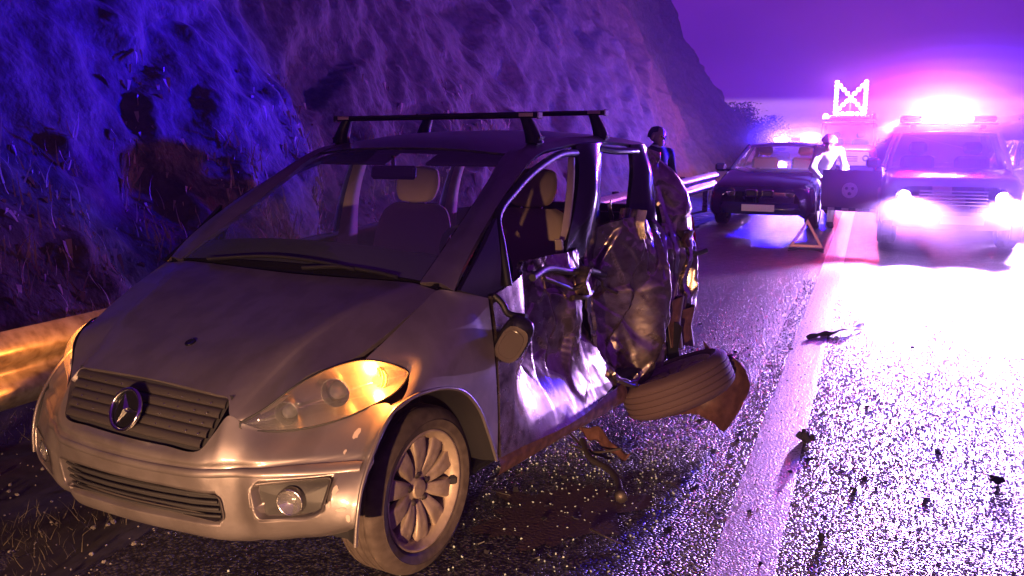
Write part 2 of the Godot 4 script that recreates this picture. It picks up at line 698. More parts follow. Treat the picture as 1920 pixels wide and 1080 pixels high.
func rock_at(z: float, y: float) -> Vector3:
	var out := Vector3(0.86, 0.51, 0)
	var big := noise_a.get_noise_3d(z * 11.0, y * 11.0, 3.0)
	# blocks split along slanting joints, each face with its own set-back and tilt
	var sz := z + 0.35 * y + 0.5 * noise_a.get_noise_2d(z * 50.0, y * 50.0)
	var sy := y * 0.9 - 0.22 * z + 0.4 * noise_b.get_noise_2d(z * 50.0, y * 50.0)
	var blk := facets(sz, sy, 3, 1.5, 4.5)
	var blk2 := facets(sz * 0.9 + 3.0, sy * 1.15, 5, 0.52, 6.0)
	var blk3 := facets(sz, sy * 1.2, 9, 0.20, 7.0)
	var q := noise_c.get_noise_3d(z * 260.0, y * 260.0, 50.0)
	var d := 0.7 * big + 0.28 * blk + 0.15 * blk2 + 0.030 * blk3 + 0.05 * q
	d *= smoothstep(-0.3, 1.0, y) * 0.9 + 0.1
	var x := -4.75 - 0.60 * y
	# beyond its far end the cutting falls back from the road
	x -= 0.05 * pow(maxf(0.0, -z - 41.0), 2.0)
	return Vector3(x, y, z) + out * d

func make_rock_wall():
	noise_a.seed = 11
	noise_a.frequency = 0.01
	noise_a.fractal_octaves = 3
	noise_b.seed = 23
	noise_b.frequency = 0.01
	noise_b.fractal_octaves = 3
	noise_c.seed = 37
	noise_c.frequency = 0.01
	noise_c.noise_type = FastNoiseLite.TYPE_SIMPLEX
	noise_c.fractal_octaves = 2
	var rock := mat(lin(0.064, 0.054, 0.049), 0.85)
	rock.albedo_texture = noise_tex(1024, 0.012, FastNoiseLite.TYPE_SIMPLEX_SMOOTH, 91, ramp([[0.0, Color(0.35, 0.30, 0.27)], [0.45, Color(0.72, 0.68, 0.64)], [0.62, Color(0.9, 0.87, 0.83)], [1.0, Color(1, 1, 1)]]), 6)
	rock.heightmap_enabled = true
	rock.heightmap_texture = noise_tex(1024, 0.02, FastNoiseLite.TYPE_SIMPLEX_SMOOTH, 95, null, 6)
	rock.heightmap_scale = 1.3
	tri_world(rock, 0.45)
	rock.uv1_scale = Vector3(0.55, 0.5, 0.55)
	M.rock = rock
	var G := []
	var z := 12.0
	while z > -66.0:
		var row := PackedVector3Array()
		for j in 130:
			var y := -0.1 + 13.0 * pow(j / 129.0, 1.25)
			row.push_back(rock_at(z, y))
		G.push_back(row)
		z -= 0.06 if z < 0.0 and z > -13.0 else 0.16
	var b := MB.new()
	b.grid(G, Vector3(-40, -30, -20))
	tag(part("rock_cutting", b, rock), "steep rough rock face of the road cutting", "", "", "structure")
	# dry stems and hanging grass on the face
	var xs := []
	for i in 3600:
		var zz := -1.0 - 13.0 * rng.randf()
		var y := 0.15 + 1.5 * pow(rng.randf(), 1.2)
		if noise_c.get_noise_2d(zz * 90, y * 60) < -0.05: continue
		var p := rock_at(zz, y)
		var up := rng.randf() < 0.5
		var s := rng.randf_range(0.5, 1.8)
		xs.push_back(Transform3D(Basis.from_euler(Vector3(rng.randf_range(-0.5, 0.3) if up else PI + rng.randf_range(-0.3, 0.3), rng.randf() * TAU, rng.randf_range(-0.35, 0.35))).scaled(Vector3(s, s, s)), p + Vector3(0.02, 0, 0)))
	var gm := mat(lin(0.26, 0.21, 0.16), 0.9)
	gm.backlight_enabled = true
	gm.backlight = Color(0.25, 0.2, 0.14)
	multi("dry_grass", "dry grass and stems clinging to the foot of the rock face", blade_mesh(0.13, 0.0055, 0.05), gm, xs)
	# pale leaves caught on the face
	xs = []
	for i in 900:
		var zz := -1.0 - 12.0 * rng.randf()
		var y := 0.2 + 2.1 * rng.randf()
		if noise_b.get_noise_2d(zz * 70, y * 50) < 0.0: continue
		var s := rng.randf_range(0.5, 1.4)
		xs.push_back(Transform3D(Basis.from_euler(Vector3(rng.randf_range(2.4, 3.6), rng.randf() * TAU, rng.randf_range(-0.4, 0.4))).scaled(Vector3.ONE * s), rock_at(zz, y) + Vector3(0.03, 0, 0)))
	multi("dead_leaves", "dead leaves and peeling stems on the rock face", blade_mesh(0.14, 0.017, 0.04), gm, xs)

func make_far_land():
	var m := mat(lin(0.03, 0.035, 0.025), 0.95)
	for e in [["hill", -420.0, 5.0, 1.5, "low dark ridge along the horizon beyond the road", 0.0], ["hill", -900.0, 10.0, 3.0, "farther low ridge on the horizon", 3.0]]:
		var G := []
		for i in 121:
			var x: float = lerpf(-500, 500, i / 120.0) * (-e[1] / 420.0)
			var h: float = e[3] + e[2] * maxf(-0.15, noise_a.get_noise_2d(x * 0.9 + e[5] * 900.0, e[1])) * 0.55
			h += 9.0 * smoothstep(35, 75, x) * (-e[1] / 900.0)
			G.push_back(PackedVector3Array([Vector3(x, -0.5, e[1] + 25), Vector3(x, h * 0.6, e[1] + 12), Vector3(x, h, e[1]), Vector3(x, -0.5, e[1] - 60)]))
		var b := MB.new()
		b.grid(G, Vector3(0, -200, e[1]))
		tag(part(e[0], b, m), e[4], "", "", "structure")
	# trees on the shoulder of the hill beyond the cutting, and one clump far right
	make_tree(Vector3(-7.6, 0.0, -58), 3.05, 1.5, 5, "dark bushy tree just past the end of the rock face, tallest of the three there")
	make_tree(Vector3(-8.7, 0.0, -60), 2.75, 1.3, 6, "dark bushy tree against the foot of the rock face end")
	make_tree(Vector3(-6.3, 0.0, -61), 2.3, 1.1, 7, "low dark tree farthest from the rock face, toward the road")
	make_tree(Vector3(11.2, 0.0, -62), 3.0, 2.2, 8, "dark broad tree beyond the far side of the carriageway")

func make_tree(at: Vector3, h: float, w: float, seed_: int, label: String):
	var r := RandomNumberGenerator.new()
	r.seed = seed_
	var t := thing("tree", label, "tree", at, 0.0, "trees beyond the rock face")
	var b := MB.new()
	b.tube([Vector3.ZERO, Vector3(.05, h * 0.3, 0), Vector3(0, h * 0.7, .05)], [0.13, 0.09, 0.03], 7)
	var tips := []
	for k in 9:
		var a := r.randf() * TAU
		var y0 := h * r.randf_range(0.15, 0.55)
		var tip := Vector3(cos(a) * w * r.randf_range(0.5, 0.95), minf(y0 + h * r.randf_range(0.15, 0.45), h * 0.97), sin(a) * w * r.randf_range(0.4, 0.9))
		b.tube([Vector3(0, y0, 0), tip * Vector3(0.5, 1, 0.5) + Vector3(0, -0.1, 0), tip], [0.05, 0.03, 0.012], 5)
		tips.push_back(tip)
	tips.push_back(Vector3(0, h * 0.95, 0))
	part("trunk", b, mat(lin(0.05, 0.04, 0.03), 0.9), t)
	var c := MB.new()
	for tip in tips:
		var n := 150
		for k in n:
			var d := Vector3(r.randfn(), r.randfn() * 0.8, r.randfn()) * w * 0.24
			var p: Vector3 = tip + d
			p.y = clampf(p.y, 0.1, h * 1.04)
			var u := Vector3(r.randf_range(-1, 1), r.randf_range(-0.4, 1), r.randf_range(-1, 1)).normalized() * r.randf_range(0.09, 0.2)
			var s := u.cross(Vector3(r.randf_range(-1, 1), 1, r.randf_range(-1, 1))).normalized() * 0.065
			c.quad(p, p + u * 0.5 + s, p + u, p + u * 0.5 - s)
	part("crown", c, mat(lin(0.045, 0.055, 0.03), 0.85), t)

# ---------------------------------------------------------------- guard rail
func make_guard_rail():
	var zn := mat(lin(0.42, 0.40, 0.38), 0.42, 0.55)
	zn.albedo_texture = noise_tex(512, 0.02, FastNoiseLite.TYPE_SIMPLEX_SMOOTH, 101, ramp([[0.0, Color(0.5, 0.44, 0.38)], [0.5, Color(0.85, 0.82, 0.78)], [1.0, Color(1, 1, 1)]]), 5)
	tri_world(zn, 1.2)
	var t := thing("guard_rail", "dusty galvanised steel guard rail running along the foot of the rock", "guard rail", Vector3(-3.5, 0, -2.6))
	var line := func(z: float) -> float: return -3.42 + 0.5 * (-z - 2.6) / 15.4
	var prof := [[-0.010, .155], [0.000, .150], [0.052, .118], [0.070, .090], [0.070, .070], [0.050, .042], [0.006, .018], [0.000, 0.0], [0.006, -.018], [0.050, -.042], [0.070, -.070], [0.070, -.090], [0.052, -.118], [0.000, -.150], [-0.010, -.155]]
	var seams := [4.0, 0.0, -4.0, -8.0, -12.0, -16.0, -18.2]
	for k in seams.size() - 1:
		var b := MB.new()
		var G := []
		var n := 22
		for i in n + 1:
			var z: float = lerpf(seams[k] + 0.12, seams[k + 1], float(i) / n)
			var row := PackedVector3Array()
			for p in prof:
				var y: float = 0.61 + p[1] * 1.12 + 0.006 * noise_a.get_noise_2d(z * 40.0, p[1] * 100.0)
				row.push_back(Vector3(line.call(z) + p[0] + (0.0035 if k % 2 else 0.0), y, z) - t.position)
			G.push_back(row)
		b.grid(G, Vector3(-1, 0.615, -6), 0.004)
		part("rail_beam", b, zn, t)
	# flared end piece
	var z := 2.2
	while z > -18.0:
		var b := MB.new()
		var x: float = line.call(z) - 0.10
		b.box(xf(Vector3(x, 0.34, z) - t.position), Vector3(.10, .90, .055), 0.006)
		b.box(xf(Vector3(x + 0.075, 0.615, z) - t.position), Vector3(.05, .20, .10), 0.006)
		part("post", b, zn, t)
		var bo := MB.new()
		bo.lathe(along(Vector3(line.call(z) + 0.002, 0.615, z) - t.position, Vector3.RIGHT), [Vector2(0.02, 0), Vector2(0.019, 0.007), Vector2(0.012, 0.012), Vector2(0.0003, 0.013)], 10)
		part("bolt", bo, M.steel, t)
		z -= 2.0
	# milky reflector in the hollow of the rail beside the wreck
	var rf := MB.new()
	var rz := -3.02
	rf.box(xf(Vector3(line.call(rz) + 0.045, 0.615, rz) - t.position, Vector3(0, -0.03, 0)), Vector3(.02, .075, .20), 0.008)
	var rp := part("reflector", rf, mat(lin(0.6, 0.5, 0.4), 0.3), t)
	for i in 9:
		var rb := MB.new()
		rb.box(xf(Vector3(line.call(rz) + 0.056, 0.615, rz - 0.085 + i * 0.0212) - t.position), Vector3(.005, .066, .012), 0.002)
		part("reflector_rib", rb, mat(lin(0.66, 0.56, 0.45), 0.25), rp)

# ---------------------------------------------------------------- exhaust mist hanging in the lamps
func make_mist():
	var n := 0
	var blobs := [[Vector3(1.5, 2.0, -23.0), Vector3(34, 16, 46), 0.0020]]
	for k in 8: blobs.push_back([Vector3(1.03, 1.74, -15.1), Vector3(1.2 + 0.75 * k, 0.45 + 0.36 * k, 0.7 + 0.45 * k), 0.075 * pow(1.0 - k / 8.0, 2.0)])
	for k in 6: blobs.push_back([Vector3(1.03, .78, -12.8), Vector3(2.2 + 0.55 * k, 0.8 + 0.42 * k, 0.9 + 0.5 * k), 0.11 * pow(1.0 - k / 6.0, 1.6)])
	for k in 6: blobs.push_back([Vector3(-1.6, 1.35, -23.6), Vector3(1.4 + 0.5 * k, .4 + .25 * k, .7 + .35 * k), 0.075 * pow(1.0 - k / 6.0, 2.0)])
	for e in blobs:
		var f := FogVolume.new()
		f.name = numbered("exhaust_mist")
		f.shape = RenderingServer.FOG_VOLUME_SHAPE_ELLIPSOID
		f.size = e[1]
		var m := FogMaterial.new()
		m.density = e[2]
		m.albedo = Color(0.90, 0.80, 1.0)
		f.material = m
		add_child(f, true)
		f.position = e[0]
		tag(f, "exhaust mist lit up round the lamps of the rescue vehicles", "", "", "stuff")

func make_materials():
	var spot := ramp([[0.0, Color(0.86, 0.85, 0.84)], [0.45, Color(0.94, 0.935, 0.93)], [0.6, Color(1, 1, 1)], [1.0, Color(1, 1, 1)]])
	var grime := noise_tex(512, 0.012, FastNoiseLite.TYPE_SIMPLEX_SMOOTH, 4, spot, 5)
	var grime_r := noise_tex(512, 0.02, FastNoiseLite.TYPE_SIMPLEX_SMOOTH, 9, ramp([[0.0, Color(0.8, 0.8, 0.8)], [1.0, Color(1, 1, 1)]]), 5)
	# car paint: grey-beige metallic under clear lacquer
	var p := mat(lin(0.23, 0.205, 0.205), 0.52, 0.62)
	p.clearcoat_enabled = true
	p.clearcoat = 0.5
	p.clearcoat_roughness = 0.14
	p.albedo_texture = grime
	p.roughness_texture = grime_r
	tri_own(p, 0.9)
	M.paint = p
	# the same paint scuffed and dulled by the crash
	var w := mat(lin(0.50, 0.45, 0.41), 0.29, 0.95)
	w.albedo_texture = noise_tex(512, 0.02, FastNoiseLite.TYPE_SIMPLEX_SMOOTH, 14, ramp([[0.0, Color(0.45, 0.38, 0.33)], [0.4, Color(0.85, 0.8, 0.77)], [1.0, Color(1, 1, 1)]]), 5)
	w.roughness_texture = grime_r
	w.clearcoat_enabled = true
	w.clearcoat = 0.35
	w.clearcoat_roughness = 0.12
	tri_own(w, 1.3)
	M.crash_paint = w
	M.sill = mat(lin(0.24, 0.12, 0.085), 0.6, 0.2)
	M.sill.albedo_texture = noise_tex(256, 0.03, FastNoiseLite.TYPE_SIMPLEX_SMOOTH, 24, ramp([[0.0, Color(0.45, 0.4, 0.36)], [1.0, Color(1, 1, 1)]]), 5)
	tri_own(M.sill, 2.0)
	M.black = mat(lin(0.012, 0.012, 0.013), 0.5)
	M.gloss_black = mat(lin(0.008, 0.008, 0.009), 0.12)
	M.plastic = mat(lin(0.028, 0.027, 0.028), 0.55)
	M.slat = mat(lin(0.055, 0.048, 0.047), 0.55, 0.3)
	M.chrome = mat(lin(0.75, 0.74, 0.72), 0.12, 1.0)
	M.steel = mat(lin(0.32, 0.29, 0.26), 0.38, 0.9)
	M.dark_steel = mat(lin(0.09, 0.075, 0.065), 0.5, 0.7)
	M.foil = mat(lin(0.6, 0.58, 0.55), 0.24, 1.0)
	M.cloth = mat(lin(0.38, 0.29, 0.22), 0.85)
	M.cloth.rim_enabled = true
	M.cloth.rim = 0.3
	M.dark_cloth = mat(lin(0.05, 0.047, 0.05), 0.9)
	M.trim = mat(lin(0.46, 0.37, 0.26), 0.7)
	M.tyre = mat(lin(0.092, 0.072, 0.062), 0.85)
	M.tyre.albedo_texture = noise_tex(256, 0.03, FastNoiseLite.TYPE_SIMPLEX_SMOOTH, 31, ramp([[0.0, Color(0.6, 0.56, 0.52)], [1.0, Color(1, 1, 1)]]), 4)
	tri_own(M.tyre, 2.2)
	M.clean_tyre = mat(lin(0.02, 0.02, 0.02), 0.75)
	M.rim = mat(lin(0.40, 0.32, 0.24), 0.5, 0.35)
	M.rim.albedo_texture = grime
	tri_own(M.rim, 3.0)
	M.dust_plastic = mat(lin(0.15, 0.068, 0.055), 0.6)
	M.dust_plastic.albedo_texture = noise_tex(256, 0.025, FastNoiseLite.TYPE_SIMPLEX_SMOOTH, 41, ramp([[0.0, Color(0.55, 0.5, 0.48)], [1.0, Color(1, 1, 1)]]), 5)
	tri_own(M.dust_plastic, 2.5)
	var g := mat(Color(0.9, 0.95, 0.95, 0.06), 0.02)
	g.transparency = BaseMaterial3D.TRANSPARENCY_ALPHA
	g.metallic_specular = 0.5
	M.glass = g
	var lg := mat(Color(1, 1, 1, 0.05), 0.03)
	lg.transparency = BaseMaterial3D.TRANSPARENCY_ALPHA
	M.lens = lg
	M.tint_glass = mat(Color(0.25, 0.28, 0.3, 0.35), 0.05)
	M.tint_glass.transparency = BaseMaterial3D.TRANSPARENCY_ALPHA
	M.amber = glow(Color(1.0, 0.48, 0.1), 26.0)
	M.amber_cup = mat(lin(0.30, 0.13, 0.03), 0.3, 0.6)
	M.bowl = mat(lin(0.55, 0.53, 0.5), 0.16, 0.95)
	M.projector = mat(lin(0.10, 0.10, 0.11), 0.06, 0.2)
	M.mirror = mat(lin(0.25, 0.2, 0.18), 0.3, 0.8)
	M.label_cap = mat(lin(0.75, 0.55, 0.40), 0.5)
	M.gloss_roof = mat(lin(0.05, 0.047, 0.045), 0.25, 0.3)
	M.gloss_roof.clearcoat_enabled = true
	M.bent_black = mat(lin(0.014, 0.013, 0.015), 0.2)
	M.tyre_red = mat(lin(0.085, 0.05, 0.048), 0.8)
	M.dash = mat(lin(0.03, 0.028, 0.03), 0.7)
	M.lamp_house = mat(lin(0.34, 0.31, 0.28), 0.22, 0.92)

# ---------------------------------------------------------------- wheels
# axis along local y, outer face towards +y
func tyre_shape(r: float, w: float, ri: float, seg := 64) -> MB:
	var b := MB.new()
	var h := w * 0.5
	var prof := [Vector2(ri, -h * 0.72), Vector2(ri + 0.012, -h * 0.9), Vector2(ri + (r - ri) * 0.5, -h * 1.06), Vector2(r - 0.03, -h * 0.97), Vector2(r - 0.01, -h * 0.82), Vector2(r - 0.003, -h * 0.72)]
	for k in 4:
		var c := (-0.51 + 0.34 * k) * h
		var gw := 0.0055
		prof.append_array([Vector2(r, c - gw - 0.001), Vector2(r - 0.002, c - gw), Vector2(r - 0.009, c - gw * 0.7), Vector2(r - 0.009, c + gw * 0.7), Vector2(r - 0.002, c + gw), Vector2(r, c + gw + 0.001)])
	prof.append_array([Vector2(r - 0.003, h * 0.72), Vector2(r - 0.01, h * 0.82), Vector2(r - 0.03, h * 0.97), Vector2(r - 0.045, h * 1.0), Vector2(r - 0.048, h * 1.03), Vector2(ri + (r - ri) * 0.5, h * 1.03), Vector2(ri + 0.02, h * 0.96), Vector2(ri + 0.016, h * 0.92), Vector2(ri, h * 0.78)])
	b.lathe(Transform3D(), prof, seg)
	return b

func make_wheel(par: Node3D, called: String, T: Transform3D, r: float, w: float, spokes: int, mt: Material, mr: Material, detailed := true):
	var root := Node3D.new()
	root.name = called
	par.add_child(root, true)
	root.transform = T
	var ri := r * 0.70
	part("tyre", tyre_shape(r, w, ri, 72 if detailed else 32), mt, root)
	var b := MB.new()
	var h := w * 0.5
	b.lathe(Transform3D(), [Vector2(ri - 0.03, -h * 0.8), Vector2(ri - 0.03, h * 0.55), Vector2(ri - 0.012, h * 0.72), Vector2(ri - 0.004, h * 0.85), Vector2(ri + 0.006, h * 0.88), Vector2(ri + 0.008, h * 0.8)], 64 if detailed else 28)
	part("rim", b, mr, root)
	var s := MB.new()
	var y0 := h * 0.42
	for k in spokes:
		var a := TAU * (k + 0.5) / spokes
		var d := Vector3(cos(a), 0, sin(a))
		var t := Vector3(-sin(a), 0, cos(a))
		var G := []
		for q in 7:
			var f := q / 6.0
			var rad := lerpf(r * 0.13, ri - 0.018, f)
			var wid := lerpf(r * 0.05, r * 0.135, pow(f, 0.8)) * (1.0 if f < 0.9 else 0.9)
			var y := y0 + 0.018 * sin(f * PI * 0.9) + 0.012 * f
			var row := PackedVector3Array()
			for e in [[-1.0, -0.03], [-1.0, -0.006], [-0.8, 0.002], [-0.3, 0.0], [0.3, 0.0], [0.8, 0.002], [1.0, -0.006], [1.0, -0.03]]:
				row.push_back(d * rad + t * wid * e[0] + Vector3(0, y + e[1], 0))
			G.push_back(row)
		s.grid(G, d * r * 0.45 - Vector3(0, 0.3, 0))
	part("spokes", s, mr, root)
	var hb := MB.new()
	hb.lathe(Transform3D(), [Vector2(r * 0.26, y0 - 0.03), Vector2(r * 0.25, y0 + 0.0), Vector2(r * 0.21, y0 + 0.006), Vector2(r * 0.12, y0 + 0.004), Vector2(r * 0.115, y0 + 0.014), Vector2(r * 0.10, y0 + 0.018), Vector2(0.0005, y0 + 0.02)], 28)
	part("hub", hb, mr, root)
	if detailed:
		for k in 5:
			var a := TAU * k / 5 + 0.3
			var bo := MB.new()
			var c := Vector3(cos(a) * r * 0.175, y0 + 0.002, sin(a) * r * 0.175)
			bo.lathe(Transform3D(Basis(), c), [Vector2(0.017, 0.0), Vector2(0.0165, 0.006), Vector2(0.011, 0.0065), Vector2(0.010, 0.013), Vector2(0.0003, 0.014)], 8)
			part("wheel_bolt", bo, M.dark_steel, root)
		var di := MB.new()
		di.lathe(Transform3D(), [Vector2(0.05, h * 0.02), Vector2(r * 0.45, h * 0.02), Vector2(r * 0.45, -h * 0.1), Vector2(0.05, -h * 0.1)], 32)
		part("brake_disc", di, M.black, root)
	else:
		var di := MB.new()
		di.lathe(Transform3D(), [Vector2(0.001, -h * 0.1), Vector2(ri - 0.02, -h * 0.1)], 24)
		part("brake_disc", di, M.black, root)

# ---------------------------------------------------------------- the wrecked van
const HOOD := [
	[0, .783, .610, .20, .781, .612, .34, .775, .611, .392, .768, .607, .424, .726, .632, .440, .712, .628, .460, .703, .614],
	[0, .838, .505, .22, .840, .502, .38, .842, .492, .425, .832, .490, .448, .812, .502, .462, .797, .507, .535, .756, .552],
	[0, .897, .360, .23, .903, .360, .41, .914, .355, .462, .915, .355, .482, .908, .358, .498, .896, .360, .615, .842, .458],
	[0, .955, .200, .24, .962, .200, .43, .975, .200, .500, .980, .200, .520, .976, .201, .540, .968, .204, .690, .876, .330],
	[0, 1.008, .030, .25, 1.016, .030, .46, 1.027, .030, .560, 1.034, .035, .585, 1.033, .036, .61, 1.028, .040, .742, .975, .105],
	[0, 1.052, -.115, .25, 1.056, -.115, .46, 1.062, -.110, .600, 1.066, -.100, .63, 1.066, -.097, .655, 1.064, -.095, .753, 1.050, -.080]]
const BUMP := [   # columns from the middle to the wheel arch; each from top to bottom
	[0, .603, .722, 0, .585, .746, 0, .545, .756, 0, .470, .752, 0, .370, .735, 0, .290, .705, 0, .245, .640],
	[.20, .606, .719, .20, .585, .741, .20, .545, .750, .20, .470, .744, .20, .370, .727, .20, .290, .698, .20, .245, .632],
	[.355, .613, .709, .36, .585, .722, .365, .545, .732, .37, .465, .724, .37, .370, .709, .365, .285, .680, .36, .243, .612],
	[.392, .668, .672, .398, .606, .704, .402, .548, .716, .41, .464, .710, .41, .370, .695, .405, .285, .668, .40, .244, .600],
	[.424, .722, .634, .430, .630, .684, .436, .552, .700, .44, .464, .694, .44, .372, .682, .44, .287, .655, .44, .247, .590],
	[.462, .698, .616, .478, .620, .655, .485, .552, .672, .49, .464, .674, .49, .376, .664, .485, .292, .637, .48, .253, .573],
	[.525, .664, .562, .540, .612, .620, .548, .552, .652, .553, .466, .672, .553, .382, .664, .548, .300, .634, .54, .262, .572],
	[.605, .664, .500, .620, .612, .556, .630, .556, .598, .637, .470, .640, .638, .390, .636, .632, .312, .608, .62, .276, .552],
	[.712, .692, .417, .735, .640, .464, .747, .572, .525, .752, .480, .590, .752, .400, .594, .744, .328, .574, .725, .294, .532],
	[.786, .732, .340, .814, .668, .404, .826, .590, .474, .830, .492, .532, .826, .414, .552, .816, .348, .550, .79, .312, .515],
	[.826, .738, .318, .850, .672, .406, .858, .604, .462, .860, .498, .514, .857, .418, .537, .844, .354, .542, .815, .318, .510],
	[.856, .728, .326, .866, .668, .406, .870, .602, .456, .870, .498, .508, .866, .412, .531, .852, .352, .537, .825, .318, .510]]

func bumper_surface() -> Array:   # full width; the right end hangs lower
	var cols := []
	for c in range(BUMP.size() - 1, 0, -1):
		var q := []
		for p in pts(BUMP[c]): q.push_back(Vector3(-p.x, p.y, p.z))
		cols.push_back(q)
	for c in BUMP: cols.push_back(pts(c))
	for c in cols:
		for i in c.size():
			var p: Vector3 = c[i]
			var low := smoothstep(0.62, 0.36, p.y)
			p.y += 0.052 * p.x * low
			c[i] = p
	return net(cols, 7, 6)   # row i along the width, column j down

# the point of the bumper at width x and height y
func on_bumper(S: Array, x: float, y: float) -> Vector3:
	var best := Vector3.ZERO
	var bd := 1e9
	for r in S:
		if absf(r[20].x - x) > 0.12: continue
		for p in r:
			var d := Vector2(p.x - x, p.y - y).length_squared()
			if d < bd:
				bd = d
				best = p
	return best

func round_outline(poly: Array, cut: float) -> Array:   # corners of an outline of points rounded off
	var o := []
	var N := poly.size()
	for i in N:
		var a: Vector2 = poly[(i + N - 1) % N]
		var p: Vector2 = poly[i]
		var b: Vector2 = poly[(i + 1) % N]
		var u := p + (a - p).normalized() * cut
		var w := p + (b - p).normalized() * cut
		for k in 5:
			var t := k / 4.0
			o.push_back(u * (1 - t) * (1 - t) + p * 2 * t * (1 - t) + w * t * t)
	return o

# a filled outline (x, y) laid on the bumper, "off" in front of it
func bumper_fill(S: Array, poly: Array, off: float, b: MB):
	var c := Vector2.ZERO
	for p in poly: c += p / poly.size()
	var G := []
	for q in [0.02, 0.35, 0.7, 1.0]:
		var row := PackedVector3Array()
		for i in poly.size() + 1:
			var p: Vector2 = c.lerp(poly[i % poly.size()], q)
			row.push_back(on_bumper_smooth(S, p.x, p.y) + Vector3(0, 0, off))
		G.push_back(row)
	b.grid(G, Vector3(0, 0.45, -1))

func on_bumper_smooth(S: Array, x: float, y: float) -> Vector3:   # z by distance-weighted neighbours
	var near := []
	var zs := 0.0
	var ws := 0.0
	for r in S:
		if absf(r[20].x - x) > 0.10: continue
		for p in r:
			var d := Vector2(p.x - x, p.y - y).length_squared()
			if d < 0.0025:
				var w := exp(-d / 0.00022) + 1e-7
				zs += p.z * w
				ws += w
	if ws == 0.0: return on_bumper(S, x, y)
	return Vector3(x, y, zs / ws)

const FOG := [Vector2(.545, .515), Vector2(.775, .545), Vector2(.765, .45), Vector2(.715, .425), Vector2(.56, .405)]
const INTAKE := [Vector2(-.42, .45), Vector2(.425, .475), Vector2(.425, .375), Vector2(-.42, .335)]

